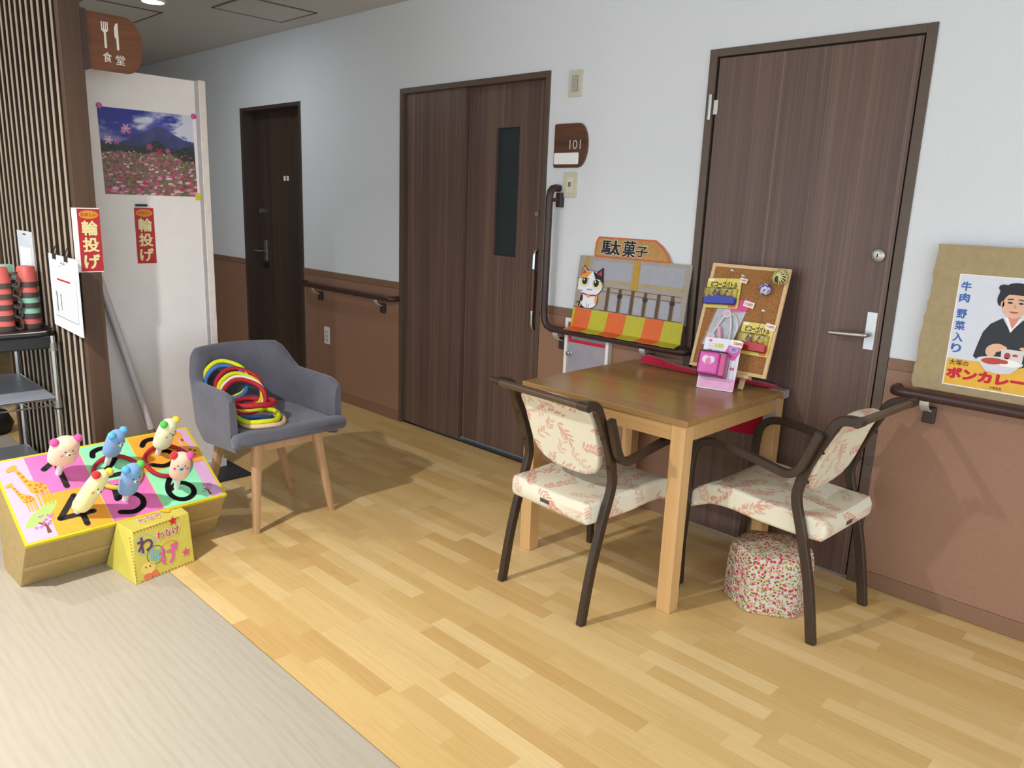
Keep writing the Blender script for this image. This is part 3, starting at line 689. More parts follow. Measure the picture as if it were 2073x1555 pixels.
o = MB().span((-1.0487, -1.338, 1.37), (-1.042, -1.31, 1.398)).build('magnet', plain('#d6c62a', .4), None, None, .003)
tag(o, 'square yellow magnet at the mountain poster lower right corner', 'magnet', 'magnets holding the mountain poster')

def ring_poster(label, O, eu, backing):
    t = thing('ring_toss_poster', label, 'poster', O, group='red ring-toss posters')
    c = Canvas(t, O, eu, (0, 0, 1))
    MB().prism([(0, 0), (.085, 0), (.085, .252), (0, .252)], -.001, 0, O, eu, (0, 0, 1)).build('sheet', plain('#b5202a', .5, .04), t)
    if backing: MB().prism([(-.02, -.004), (.085, -.004), (.085, .256), (-.02, .256)], -.0022, -.0012, O, eu, (0, 0, 1)).build('backing_paper', PAPER, t)
    c.shapes('badge', [ell(.0425, .229, .037, .017, 24)], plain('#de8f24', .5), 1)
    c.text('lettering', 'たのしい', .012, .222, .073, .237, plain('#a51e22', .5), 3, .02)
    cream = plain('#e8dca0', .5, .02)
    for st, a, b_ in (('輪', .145, .206), ('投', .078, .138), ('げ', .01, .07)): c.text('lettering', st, .012, a, .074, b_, cream, 4, .034)
    return t
ring_poster('red ring-toss poster with white backing paper on the brown post', Vector((-.797, -1.936, 1.068)), (-.0, 1, 0), True)
rp = ring_poster('red ring-toss poster on the white screen below the mountain photo', Vector((-1.049, -1.622, 1.073)), (0, 1, 0), False)
o = MB().span((-1.05, -1.617, 1.331), (-1.038, -1.565, 1.341)).build('bar_magnet', BLACK, None, None, .002); tag(o, 'small black bar magnet above the red ring-toss poster on the screen', 'magnet')

# hanging dining-room sign
t = thing('dining_sign', 'wooden dining-room sign with white fork and knife on the brown post', 'sign', (-.82, -1.74, 1.866))
MB().prism(dsign(-1.859, -1.628, 1.866, 2.08), -.009, .009, (-.82, 0, 0), (0, 1, 0), (0, 0, 1)).build('board', SIGNWOOD, t, None, .002)
MB().span((-.845, -1.862, 1.862), (-.797, -1.842, 2.084)).build('bracket', plain('#3c2820', .5), t)
c = Canvas(t, (-.8108, 0, 0), (0, 1, 0), (0, 0, 1)); SW = plain('#e3ded2', .5)
fk = -1.772
c.shapes('fork', [[(fk-.004, 1.952), (fk+.005, 1.952), (fk+.004, 2.02), (fk-.004, 2.02)], ell(fk, 2.022, .0125, .012, 14, 180, 360)]+[[(fk-.0125+i*.0072, 2.022), (fk-.0085+i*.0072, 2.022), (fk-.0085+i*.0072, 2.05), (fk-.0125+i*.0072, 2.05)] for i in range(4)], SW, 1)
kn = -1.727
c.shapes('knife', [[(kn-.003, 1.95), (kn+.006, 1.95), (kn+.006, 2.052), (kn-.002, 2.05), (kn-.009, 2.035), (kn-.009, 1.998), (kn-.003, 1.992)]], SW, 1)
c.text('lettering', '食', -1.785, 1.899, -1.752, 1.937, SW, 1, .01); c.text('lettering', '堂', -1.737, 1.895, -1.702, 1.932, SW, 1, .01)

# pole leaning on the screen
t = thing('leaning_pole', 'white pole with brown lower end leaning on the screen', 'pole', (-.96, -1.6, 0))
P0, P1 = Vector((-.925, -1.585, 0)), Vector((-1.03, -1.80, 1.02)); k = .3
MB().tube([P0.lerp(P1, k), P1], .017, 14).build('shaft', plain('#c9c3c4', .4, .03), t, 40)
MB().tube([P0, P0.lerp(P1, k)], .0145, 14).build('lower_end', plain('#8c6f52', .5), t, 40)

# notices on the slatted wall
t = thing('wall_notice', 'white landscape timetable sheets clipped to the slatted wall', 'notice', (-.95, -1.96, .80))
NO = Vector((-1.175, -1.953, .803)); NE = Vector((1, -.05, 0.006))
MB().prism([(0, 0), (.46, 0), (.46, .316), (0, .316)], -.003, 0, NO, NE, (0, 0, 1)).build('backing_board', plain('#d9dfe6', .4), t)
c = Canvas(t, NO, NE, (0, 0, 1))
c.rect('sheet', .006, .0, .452, .314, PAPER, 1)
GL = plain('#9fa3ad', .6)
c.shapes('table_lines', [q for k_ in range(14) for q in stroke([(.05, .06+k_*.0105), (.40, .06+k_*.0105)], .0014)]+stroke([(.03, .265), (.43, .265)], .0012)+stroke([(.05, .048), (.41, .048)], .005)+stroke([(.415, .05), (.42, .23)], .008), GL, 2)
c.shapes('red_line', stroke([(.12, .212), (.33, .212)], .008), RED, 3)
c.shapes('heading', stroke([(.2, .282), (.225, .29), (.24, .278), (.26, .289), (.275, .28)], .003)+stroke([(.17, .27), (.2, .272)], .002), BLKP, 3)
c.shapes('photo_strip', [[(.09, .07), (.1, .07), (.1, .15), (.085, .16)], [(.16, .08), (.165, .08), (.165, .15), (.155, .15)]], plain('#6d7079', .6), 4)
for u in (.12, .31):
    q = c.at(u, .308, .001)
    cl = MB().box(q+Vector((0, -.003, 0)), (.028, .009, .022)).build('bulldog_clip', BLACK, t, None, .002)
    MB().tube(smooth_path([q+Vector((-.011, 0, .008)), q+Vector((-.014, .004, .03)), q+Vector((0, .006, .045)), q+Vector((.014, .004, .03)), q+Vector((.011, 0, .008))], 4), .0018, 6).build('wire_handle', BLACK, cl)
t = thing('leaflet_holder', 'narrow white leaflet holder on the slatted wall above the mugs', 'leaflet holder', (-1.53, -1.95, .98))
MB().span((-1.66, -1.95, .98), (-1.425, -1.943, 1.196)).build('back_plate', plain('#dfe3ea', .35), t, None, .002)
c = Canvas(t, (0, -1.9502, 0)); c.rect('leaflet', -1.63, .99, -1.45, 1.12, PAPER, 1); c.rect('slot', -1.56, 1.178, -1.51, 1.184, BLACK, 1)
# ------------------------------------------------------------------ wire cart, tray and mugs
CX0, CX1, CY0, CY1 = -1.78, -1.14, -2.42, -1.978
t = thing('wire_cart', 'chrome wire shelf cart with black top beside the slatted wall', 'cart', ((CX0+CX1)/2, (CY0+CY1)/2, 0))
for x in (CX0, CX1):
    for y in (CY0, CY1):
        p_ = MB().cyl((x, y, .02), (x, y, .757), .0115, n=14).build('post', CHROME, t, 40)
        MB().cyl((x, y, 0), (x, y, .02), .016, n=14).build('foot', BLACK, p_, 40)
        for z in (.455, .72): MB().cyl((x, y, z-.032), (x, y, z+.006), .0165, .0145, n=14).build('collar', plain('#8f8c84', .35, metal=.7), p_, 40)
        MB().cyl((x, y, .42), (x, y, .425), .02, n=12).build('clip_ring', BLACK, p_)
def wire_shelf(z):
    e = .004
    s_ = MB()
    ring_ = [(CX0, CY0), (CX1, CY0), (CX1, CY1), (CX0, CY1)]
    fr = MB()
    for dz in (0, -.03):
        for a, b_ in zip(ring_, ring_[1:]+ring_[:1]): fr.cyl((*a, z+dz), (*b_, z+dz), .0038, n=6)
    for a, b_ in zip(ring_, ring_[1:]+ring_[:1]):
        n = 12
        zig = [(a[0]+(b_[0]-a[0])*k/n, a[1]+(b_[1]-a[1])*k/n, z-.03*(k % 2)) for k in range(n+1)]
        fr.tube(zig, .002, 5)
    fr = fr.build('shelf_frame', CHROME, t); fr['kind'] = 'stuff'
    MB().span((CX0+.004, CY0+.004, z-.002), (CX1-.004, CY1-.004, z+.004)).build('shelf_mat', plain('#b0b5c0', .4, .08, 18), t)
wire_shelf(.468); wire_shelf(.09)
MB().span((CX0-.006, CY0-.006, .70), (CX1+.006, CY1+.006, .758)).build('top_tray_frame', plain('#1f1e20', .4), t, None, .006)
# oval tray
t = thing('serving_tray', 'dark tray with chrome rim on top of the wire cart', 'tray', (-1.43, -2.17, .759))
tp = [(x, y) for x, y in rrect(-1.72, -2.40, -1.125, -1.955, .09, 8)]
MB().prism(tp, .759, .763).build('base', plain('#2a2528', .35), t, 40)
MB().tube([(x, y, .777) for x, y in tp], .004, 8, True).build('rim', CHROME, t, 40)
sd = MB(); lp = [[Vector((x, y, z)) for x, y in tp] for z in (.76, .777)]
sd.loft(lp, cap=False); sd.build('side', plain('#332d30', .35), t, 40)
COR, MINT, MUGB = plain('#d9665c', .45, .03, key='mug_coral'), plain('#93c9b3', .45, .03, key='mug_mint'), plain('#4f423b', .4, .05, key='mug_brown')
def mug(x, y, z, mat, cname, rot, label):
    t = thing('mug', label, 'mug', (x, y, z), rot, 'stacked two-tone mugs on the tray')
    MB().lathe([(.044, .018), (.036, .088), (.033, .092), (.001, .092)], 24).build('body', mat, t, 40, local=True)
    MB().lathe([(.046, 0), (.046, .004), (.0455, .0225), (.043, .0225), (.042, 0)], 24, cap=False).build('rim', MUGB, t, 40, local=True)
    MB().bar(smooth_path([(.043, 0, .012), (.06, 0, .004), (.073, 0, .012), (.074, 0, .035), (.066, 0, .055), (.039, 0, .065)], 4), .016, .007, (0, 1, 0)).build('handle', MUGB, t, 40, local=True)
oc = ['bottom', 'second from the bottom', 'middle', 'second from the top', 'top']
for sn, (x, y), cs, rot in (('right-hand', (-1.37, -2.0), 'CMMCC', -80), ('left-hand', (-1.345, -2.112), 'CCCCC', 70), ('rear', (-1.475, -2.062), 'CCCMM', -60)):
    for k, cc in enumerate(cs):
        cn = {'C': 'coral', 'M': 'mint'}[cc]
        mug(x+.0008*k, y, .7635+.048*k, COR if cc == 'C' else MINT, cn, R(rot+(k % 2)*14), '%s and brown mug, %s of the %s stack' % (cn, oc[k], sn))
o = MB(); o.lathe([(.13, 0), (.15, .05), (.12, .12), (.05, .15), (.01, .152)], 20, Matrix.Translation((-2.45, -2.03, 0)) @ Matrix.Diagonal((.8, 1, 1, 1)))
t = thing('black_bag', 'small black bag on the floor behind the wire cart', 'bag', (-2.45, -2.03, 0))
o.build('bag_body', BLACK, t, 60)
MB().tube(smooth_path([(-2.44, -2.1, .13), (-2.42, -2.09, .19), (-2.42, -2.03, .21), (-2.42, -1.97, .19), (-2.44, -1.96, .13)], 5), .006, 8).build('strap', BLACK, t, 40)

# ------------------------------------------------------------------ grey tub armchair
def cloth(name, c0, c1, scale=420, rough=.9):
    m, nt, b = nm(name)
    mp = coords(nt); n1 = N(nt, 'ShaderNodeTexNoise', i_Scale=float(scale), i_Detail=2.0); n2 = N(nt, 'ShaderNodeTexNoise', i_Scale=9., i_Detail=2.0)
    for n_ in (n1, n2): nt.links.new(mp.outputs[0], n_.inputs['Vector'])
    mx = N(nt, 'ShaderNodeMix', data_type='FLOAT'); mx.inputs[0].default_value = .35
    nt.links.new(n1.outputs['Fac'], mx.inputs[2]); nt.links.new(n2.outputs['Fac'], mx.inputs[3])
    rp = ramp(nt, [(.35, c0), (.65, c1)]); nt.links.new(mx.outputs[0], rp.inputs[0]); nt.links.new(rp.outputs[0], b.inputs['Base Color'])
    b.inputs['Roughness'].default_value = rough; b.inputs['Specular IOR Level'].default_value = .2
    b.inputs['Sheen Weight'].default_value = .25; b.inputs['Sheen Roughness'].default_value = .5
    bump(nt, b, n1.outputs['Fac'], .25, .001)
    return m
GFAB = cloth('grey_fabric', '#4e4d56', '#62616b')
BEECH = wood('beech', [(.3, '#ab8460'), (.7, '#c19a74')], 'z', 70, 9, .5, .04)
gc = thing('grey_armchair', 'grey fabric tub armchair with wooden legs holding toss rings', 'armchair', (-.4, -1.365, 0))
cyc = -1.365; xf, xs_, aX, bY = -.185, -.45, .25, .268
st = []
for k in range(9): st.append((xf+(xs_-xf)*k/8, -bY, (0, -1), k/8*.5))
for k in range(1, 24):
    a = math.pi*k/24; x = xs_-aX*math.sin(a)**.9; y = -bY*math.cos(a)
    nx, ny = -math.sin(a)/aX, -math.cos(a)/bY; l = math.hypot(nx, ny); st.append((x, y, (nx/l, ny/l), .5+.5*min(k, 24-k)/12))
for k in range(8, -1, -1): st.append((xf+(xs_-xf)*k/8, bY, (0, 1), k/8*.5))
loops = []
for i, (x, y, nr, q) in enumerate(st):
    e = max(0., min(1., (q-.56)/.2)); e = e*e*(3-2*e)
    top = .618+(.735-.618)*e
    fr = min(i, len(st)-1-i)
    top -= (.026, .008, .002, 0)[fr] if fr < 4 else 0
    bot = .372-.02*min(1, q*2)
    th = .05 if fr > 0 else .036
    lean = .016*e+.004
    c = Vector((x, cyc+y, 0)); n_ = Vector((nr[0], nr[1], 0))
    pr = [(-.028, bot), (-.004, bot+.07), (lean, top-.045), (lean-.003, top-.015), (lean-.013, top-.002), (lean-.025, top), (lean-th+.012, top-.004), (lean-th, top-.018), (-th-.002, top-.06), (-th-.004, .44), (-th-.004, bot)]
    if fr == 0: pr = [(min(o_, -.007) if o_ > -.02 else max(o_, -.043), z) for o_, z in pr]
    loops.append([c+n_*o_+Vector((0, 0, z)) for o_, z in pr])
MB().loft(loops).build('shell', GFAB, gc, 50)
# seat cushion
def rsec(hw, z0, z1, r, n=4):
    return rrect(-hw, z0, hw, z1, r, n)
loops = []
for x, hw, z0, z1 in ((-.655, .10, .39, .445), (-.63, .15, .385, .452), (-.56, .195, .385, .458), (-.45, .213, .385, .457), (-.3, .216, .388, .455), (-.2, .218, .392, .455), (-.178, .262, .394, .456), (-.16, .264, .396, .456), (-.145, .262, .400, .452), (-.134, .255, .408, .445)):
    loops.append([Vector((x, cyc+a, b_-.008*math.cos(a/hw*1.5)*(b_ > (z0+z1)/2))) for a, b_ in rsec(hw, z0, z1, min(.022, (z1-z0)*.46))])
MB().loft(loops).build('seat_cushion', GFAB, gc, 60)
ap = MB().span((-.56, cyc-.15, .355), (-.2, cyc-.12, .385)).build('apron', BEECH, gc)
MB().span((-.56, cyc+.12, .355), (-.2, cyc+.15, .385)).build('apron', BEECH, gc); MB().span((-.23, cyc-.14, .352), (-.2, cyc+.14, .386)).build('apron', BEECH, gc); MB().span((-.57, cyc-.14, .352), (-.54, cyc+.14, .386)).build('apron', BEECH, gc)
for a, b_ in (((-.205, -1.505, .392), (-.185, -1.532, 0)), ((-.205, -1.225, .392), (-.2, -1.152, 0)), ((-.53, -1.25, .392), (-.57, -1.152, 0)), ((-.53, -1.49, .392), (-.575, -1.57, 0))):
    MB().loft([[Vector(a)+Vector((u, v, 0)) for u, v in rrect(-.02, -.02, .02, .02, .007, 2)], [Vector(b_)+Vector((u, v, 0)) for u, v in rrect(-.0125, -.0125, .0125, .0125, .005, 2)]]).build('leg', BEECH, gc, 40)

# toss rings piled on the armchair
RC = {'yellow': plain('#ccd015', .5, .06, 40, key='ring_yellow'), 'red': plain('#a80f24', .7, .08, 80, key='ring_red'), 'blue': plain('#3c68a8', .55, .06, key='ring_blue'), 'tan': plain('#d3b08a', .6, .05, key='ring_tan'), 'white': plain('#e0d2c2', .6, .04, key='ring_white')}
def toss_ring(label, c, nrm, col, R_=.088, r=.0105, group='toss rings piled on the grey armchair', wob=.002, arc=None):
    o = MB().ring(c, nrm, R_, r, wob=wob).build('toss_ring', RC[col], None, 60); tag(o, label, 'ring', group); return o
toss_ring('tan toss ring lying lowest at the front of the seat', (-.272, -1.445, .466), (.03, .02, 1), 'tan', .094)
toss_ring('bright yellow toss ring lying on the tan ring', (-.285, -1.458, .489), (.12, .02, 1), 'yellow', .09, .011)
toss_ring('blue toss ring at the bottom behind the yellow one', (-.36, -1.44, .468), (-.1, .15, 1), 'blue', .08)
toss_ring('red toss ring lying flat above the yellow ring', (-.33, -1.452, .533), (-.06, .05, 1), 'red', .09, .012)
toss_ring('yellow toss ring showing through the flat red ring', (-.395, -1.452, .51), (.12, 0, 1), 'yellow', .082)
toss_ring('red toss ring leaning behind the flat red ring', (-.385, -1.462, .55), (.62, -.12, .75), 'red', .09)
toss_ring('white toss ring resting just behind the leaning red ring', (-.402, -1.458, .560), (.64, -.12, .75), 'white', .09, .008)
toss_ring('yellow toss ring leaning behind the white ring', (-.425, -1.455, .567), (.66, -.05, .75), 'yellow', .092)
toss_ring('large red toss ring leaning second from the back', (-.455, -1.448, .575), (.7, -.1, .7), 'red', .098)
toss_ring('blue toss ring leaning near the top of the pile', (-.50, -1.485, .592), (.72, -.2, .65), 'blue', .086)
toss_ring('yellow toss ring at the very back of the pile', (-.515, -1.48, .603), (.72, -.2, .62), 'yellow', .092)

# ------------------------------------------------------------------ ring-toss board
bx0, by0, byaw, bw, bh, bd, bth = -.303, -2.375, .025, .722, .238, .399, .555
ex = Vector((math.cos(byaw), math.sin(byaw), 0)); ey = Vector((-math.sin(byaw), math.cos(byaw), 0)); ez = Vector((0, 0, 1))
BU = math.sin(bth)*ex+math.cos(bth)*ez; BK = -math.cos(bth)*ex+math.sin(bth)*ez
TO = Vector((bx0, by0, 0))+BU*bh
t = thing('ring_toss_board', 'yellow-edged cardboard ring-toss board numbered one to six', 'game board', (-.33, -2.02, 0))
CBD = plain('#a78d58', .7, .07, 40, bmp=.04, key='carton')
fb = Vector((bx0, by0, 0)); bt = TO+BK*bd; bb = Vector((bt.x, bt.y, 0))+ex*.02
sec = [fb, TO-BU*.001, bt-BU*.001, bb]
MB().loft([[q for q in sec], [q+ey*bw for q in sec]]).build('carton', CBD, t, None, .003)
cv = Canvas(t, TO, ey, BK)
cs = Canvas(t, fb, ey, BU); cs.rect('flap_seam', .01, .115, bw-.01, .1165, plain('#7d6a40', .8), 1); cs.rect('tape_strip', .0, .09, bw, .112, plain('#b59c66', .45, .05), 1)
cv.rect('yellow_tape', -.002, -.001, bw+.002, bd+.002, plain('#d2bd22', .45, .04, 20), 1)
for a, b_ in ((0, bw),): MB().prism([(a-.002, -.012), (b_+.002, -.012), (b_+.002, 0), (a-.002, 0)], 0, .0015, TO, ey, BU).build('tape_edge', plain('#d2bd22', .45, .04, 20), t)
PKL, MAG, MNT, ORN = plain('#d3a6ca', .45, .02), plain('#dd6fae', .45, .03), plain('#8fe0ae', .45, .03), plain('#ef9f35', .45, .03)
cv.rect('side_strip', .008, .008, .104, .392, plain('#d2aecb', .45, .02), 2); cv.rect('side_strip', .66, .008, .714, .392, PKL, 2)
cell = [(.104, .288), (.288, .474), (.474, .66)]
for rw, cols in ((1, (MAG, MNT, ORN)), (0, (ORN, MAG, MNT))):
    for (a, b_), m_ in zip(cell, cols): cv.rect('number_field', a, .2 if rw else .008, b_, .392 if rw else .2, m_, 3)
cv.shapes('field_seams', stroke([(.288, .008), (.288, .392)], .003)+stroke([(.474, .008), (.474, .392)], .003), plain('#d8cf50', .5), 4)
NUMS = [('1', .15, .212, .215, .355), ('2', .325, .215, .425, .37), ('3', .515, .215, .615, .37), ('4', .128, .022, .245, .172), ('5', .325, .022, .425, .172), ('6', .515, .022, .62, .178)]
def ribbon(pts, wd):
    out = []
    L_ = len(pts); lft, rgt = [], []
    for i, (x, y) in enumerate(pts):
        a_, c2 = pts[max(0, i-1)], pts[min(L_-1, i+1)]; d_ = math.hypot(c2[0]-a_[0], c2[1]-a_[1]) or 1
        nx, ny = -(c2[1]-a_[1])/d_*wd/2, (c2[0]-a_[0])/d_*wd/2; lft.append((x+nx, y+ny)); rgt.append((x-nx, y-ny))
    for i in range(L_-1): out.append([lft[i], lft[i+1], rgt[i+1], rgt[i]])
    for q in pts: out.append(ell(q[0], q[1], wd/2, wd/2, 10))
    return out
def curve2(pts): return [(q.x, q.y) for q in smooth_path([(x, y, 0) for x, y in pts], 6)]
DIG = {'1': [[(.15, .318), (.197, .352)], [(.197, .352), (.197, .218)]],
 '2': [curve2([(.325, .335), (.335, .358), (.37, .368), (.405, .355), (.41, .328), (.385, .29), (.345, .25), (.325, .222)]), [(.325, .222), (.415, .222)]],
 '3': [curve2([(.515, .34), (.535, .362), (.57, .366), (.6, .35), (.6, .32), (.57, .3), (.6, .285), (.612, .255), (.595, .226), (.555, .215), (.515, .232)])],
 '4': [[(.205, .168), (.132, .078)], [(.132, .078), (.242, .078)], [(.205, .108), (.205, .028)]],
 '5': [[(.41, .165), (.345, .165)], [(.345, .165), (.335, .105)], curve2([(.335, .105), (.365, .118), (.4, .112), (.418, .082), (.408, .048), (.37, .03), (.325, .042)])],
 '6': [curve2([(.59, .172), (.555, .15), (.53, .115), (.52, .075), (.535, .04), (.57, .028), (.605, .045), (.612, .08), (.59, .108), (.56, .11), (.53, .09)])]}
for k_, strokes in DIG.items():
    b2 = MB()
    for pts in strokes:
        for pl in ribbon(pts, .021): b2.add([cv.at(x, y, .002) for x, y in pl], [tuple(range(len(pl)))])
    b2.build('number', BLKP, t)
GO, GS = plain('#eda03c', .45), plain('#d9682c', .45)
def giraffe(u, v, s):
    cv.shapes('giraffe_body', [[(u+.0*s, v+.30*s), (u-.06*s, v+.34*s), (u-.17*s, v+.92*s), (u-.13*s, v+.96*s), (u-.02*s, v+.62*s), (u+.12*s, v+.52*s), (u+.2*s, v+.44*s), (u+.2*s, v+.30*s)], ell(u-.19*s, v+.93*s, .10*s, .05*s, 16, rot=30)]+[[(u+k*s, v+.02*s), (u+k*s+.03*s, v+.02*s), (u+k*s+.035*s, v+.32*s), (u+k*s-.005*s, v+.32*s)] for k in (-.01, .05, .12, .17)], GO, 6)
    cv.shapes('giraffe_spots', [ell(u+a*s, v+b_*s, .028*s, .022*s, 8) for a, b_ in ((.02, .4), (.1, .42), (.16, .37), (.06, .47), (-.03, .5), (-.06, .6), (-.08, .7), (-.11, .8), (.13, .47), (.02, .33), (.1, .33))], GS, 8)
cv.shapes('green_ground', [ell(.083, .118, .075, .022, 24, rot=38)], plain('#a5d46a', .45), 4)
giraffe(.093, .15, .215); giraffe(.053, .135, .15)
def ptree(u, v, s):
    cv.shapes('tree_trunk', [[(u-.006*s, v), (u+.008*s, v), (u+.004*s, v+.03*s), (u+.02*s, v+.05*s), (u+.017*s, v+.052*s), (u+.001*s, v+.038*s), (u-.018*s, v+.055*s), (u-.021*s, v+.052*s), (u-.003*s, v+.03*s)]], plain('#7a3f34', .5), 6)
    rg = random.Random(2)
    cv.shapes('tree_blossom', [ell(u+(rg.random()-.5)*.07*s, v+.055*s+(rg.random()-.5)*.05*s, .005*s, .004*s, 8) for _ in range(22)], plain('#c67fae', .5), 7)
ptree(.083, .03, 1.); ptree(.664, .02, .7)
cv.shapes('giraffe_body', [ell(.672, .365, .014, .018), [(.668, .2), (.712, .2), (.712, .27), (.69, .29), (.676, .37), (.664, .37), (.668, .27)]], GO, 6)
cv.shapes('giraffe_spots', [ell(.676, .33, .006, .008), ell(.685, .27, .007, .006), ell(.7, .26, .006, .006), ell(.69, .24, .006, .005)], plain('#8a4a22', .5), 8)

PEG = plain('#dfddd8', .4, .02)
def plush(name_c, u, v, body, earL, earR, muzz, cheek, label, hw=.036, h0=.062, h1=.185, lean=0, turn=0, dp=1., noseC='#2a2430'):
    base = TO+ey*u+BK*v
    t = thing('bear_peg', label, 'toy bear', base, 0, 'plush bear pegs on the ring-toss board')
    ax = (BU+ey*math.tan(R(lean))).normalized()
    fwd0 = (ex-ax*ex.dot(ax)).normalized(); sd0 = ax.cross(fwd0)
    fwd = fwd0*math.cos(R(turn))+sd0*math.sin(R(turn)); sd = ax.cross(fwd)
    P = lambda f_, s_, h_: base+fwd*f_+sd*s_+ax*h_
    MB().tube([P(0, 0, .0012), P(0, 0, h0+.02)], .0115, 14).build('peg', PEG, t, 40)
    prof = [(.55, 0), (.86, .03), (.97, .1), (1, .25), (.99, .5), (.96, .68), (.88, .82), (.72, .92), (.45, .98), (.12, 1.)]
    loops = [[P(hw*dp*.86*r_*math.cos(2*math.pi*k/22), hw*r_*math.sin(2*math.pi*k/22), h0+(h1-h0)*q) for k in range(22)] for r_, q in prof]
    MB().loft(loops).build('plush_body', body, t, 60)
    H = h1-h0; hf = h0+H*.62
    for s_, m_ in ((-1, earL), (1, earR)):
        MB().ball(P(.0, s_*hw*.78, h1-H*.06), .0155).build('ear', m_, t, 60)
    fz = hw*dp*.86
    def on(s_, dz, r, m_, nm_, sc=.5, out=0):
        f_ = fz*math.sqrt(max(.05, 1-(s_/hw)**2))*(.97 if dz < H*.12 else .93)
        Mx = Matrix((fwd, sd, ax)).transposed()
        MB().ball(P(f_+out, s_, hf+dz), r, (sc, 1, .85), 10, Mx).build(nm_, m_, t, 60)
    eye = plain('#241c22', .3)
    on(-.013, .012, .0034, eye, 'eye'); on(.013, .012, .0034, eye, 'eye')
    if muzz: on(0, -.002, .0105, muzz, 'muzzle', .5)
    on(0, .001, .0044, plain(noseC, .4), 'nose', .6, .005 if muzz else .001)
    on(-.021, -.006, .0075, cheek, 'cheek', .25); on(.021, -.006, .0075, cheek, 'cheek', .25)
F = lambda c_, k: cloth('plush_'+k, c_, c_, 300)
def fab(h1_, k): 
    if k not in MATS: MATS[k] = cloth(k, tuple(int(int(h1_[i:i+2], 16)*.94) for i in (1, 3, 5)), h1_, 260)
    return MATS[k]
peach, blue, cream, yell = fab('#f2cdb4', 'plush_peach'), fab('#7fa9d8', 'plush_blue'), fab('#f0efc4', 'plush_cream'), fab('#f2eeaa', 'plush_yellow')
pk, mg, lb, gn, yl, rd, og, wt = (fab(a, b_) for a, b_ in (('#f08cb0', 'pl_pink'), ('#e0559c', 'pl_magenta'), ('#62b4de', 'pl_sky'), ('#58c850', 'pl_green'), ('#f2d230', 'pl_gold'), ('#d8303a', 'pl_red'), ('#ee8a3c', 'pl_orange'), ('#f2efe9', 'pl_white')))
plush('a', .19, .286, peach, mg, mg, wt, pk, 'wide peach plush bear peg with magenta ears on field one', .052, .072, .185, 3, 6, .85)
plush('b', .36, .285, blue, lb, lb, wt, og, 'blue plush bear peg with two sky-blue ears on field two', .036, .062, .178, 6, 28)
plush('c', .556, .284, cream, gn, yl, None, pk, 'cream plush bear peg with green and yellow ears on field three', .039, .05, .19, 6, 22)
plush('d', .19, .09, yell, rd, yl, wt, og, 'tall yellow plush bear peg with red and yellow ears leaning right', .036, .02, .212, 19, 28)
plush('e', .36, .095, blue, lb, gn, wt, pk, 'blue plush bear peg with sky-blue and green ears on field five', .038, .05, .192, 1, 14)
plush('f', .556, .094, peach, rd, mg, lb, mg, 'peach plush bear peg with red and magenta ears on field six', .037, .072, .2, -4, -22)
rt = toss_ring('red and yellow toss ring around the blue bear on field two', TO+ey*.378+BK*.228+BU*.0115, BU, 'red', .082, .0085, 'toss rings lying on the game board', .001)
rt2 = toss_ring('dark red toss ring between the bears on fields three and six', TO+ey*.572+BK*.23+BU*.0115, BU, 'red', .084, .0085, 'toss rings lying on the game board', .001)
# yellow half of the two-tone ring
pts = [TO+ey*(.378+.082*math.cos(R(a)))+BK*(.228+.082*math.sin(R(a)))+BU*.0115 for a in range(190, 352, 6)]
MB().tube(pts, .0092, 10).build('yellow_half', plain('#cdbb3a', .6), rt, 60)

# small yellow folded box in front of the board
t = thing('ring_toss_box', 'small yellow ring-toss box with drawn letters and stars', 'box', (-.18, -1.96, 0))
YB_ = plain('#cdbf52', .5, .05, 25, key='yellow_card')
A0, A1 = Vector((-.054, -2.071, 0)), Vector((-.1, -1.834, 0)); T0, T1 = Vector((-.087, -2.058, .194)), Vector((-.1305, -1.834, .194))
B0, B1 = Vector((-.292, -2.092, 0)), Vector((-.313, -1.86, 0)); U0, U1 = Vector((-.174, -2.08, .207)), Vector((-.188, -1.837, .2))
MB().add([A0, A1, T1, T0, B0, B1, U1, U0], [(0, 1, 2, 3), (4, 7, 6, 5), (3, 2, 6, 7), (0, 3, 7, 4), (1, 5, 6, 2), (0, 4, 5, 1)]).build('carton', YB_, t, None, .002)
eu = (A1-A0).normalized(); ev = (T0-A0); ev = (ev-eu*ev.dot(eu)).normalized()
cf = Canvas(t, A0+eu.cross(ev)*.0008, eu, ev)
cf.text('lettering', 'わ', .028, .105, .088, .165, plain('#5d3a66', .5), 3, .03)
cf.text('lettering', 'な', .065, .06, .118, .108, plain('#6cb6cf', .5), 3, .03)
cf.text('lettering', 'げ', .11, .03, .185, .105, plain('#e0609a', .5), 3, .03)
cf.text('lettering_outline', 'わなげ', .103, .13, .203, .168, PAPER, 3, .06); cf.text('lettering', 'わなげ', .105, .132, .2, .166, RED, 4, .02)
def circ(cu, cv_, r, m_, a0=0, a1=360): cf.shapes('drawn_circle', stroke([(cu+r*math.cos(R(a)), cv_+r*math.sin(R(a))) for a in range(a0, a1+1, 15)], .0022), m_, 2)
circ(.058, .135, .038, plain('#8fc3d4', .5)); circ(.092, .083, .034, plain('#4a4a30', .5)); circ(.152, .07, .045, plain('#e07a34', .5), 40, 260)
def star(cu, cv_, r, m_): cf.shapes('drawn_star', [[(cu+(r if k % 2 == 0 else r*.42)*math.cos(R(90+36*k)), cv_+(r if k % 2 == 0 else r*.42)*math.sin(R(90+36*k))) for k in range(10)]], m_, 3)
star(.178, .186, .02, RED); star(.212, .05, .02, plain('#e0507e', .5))
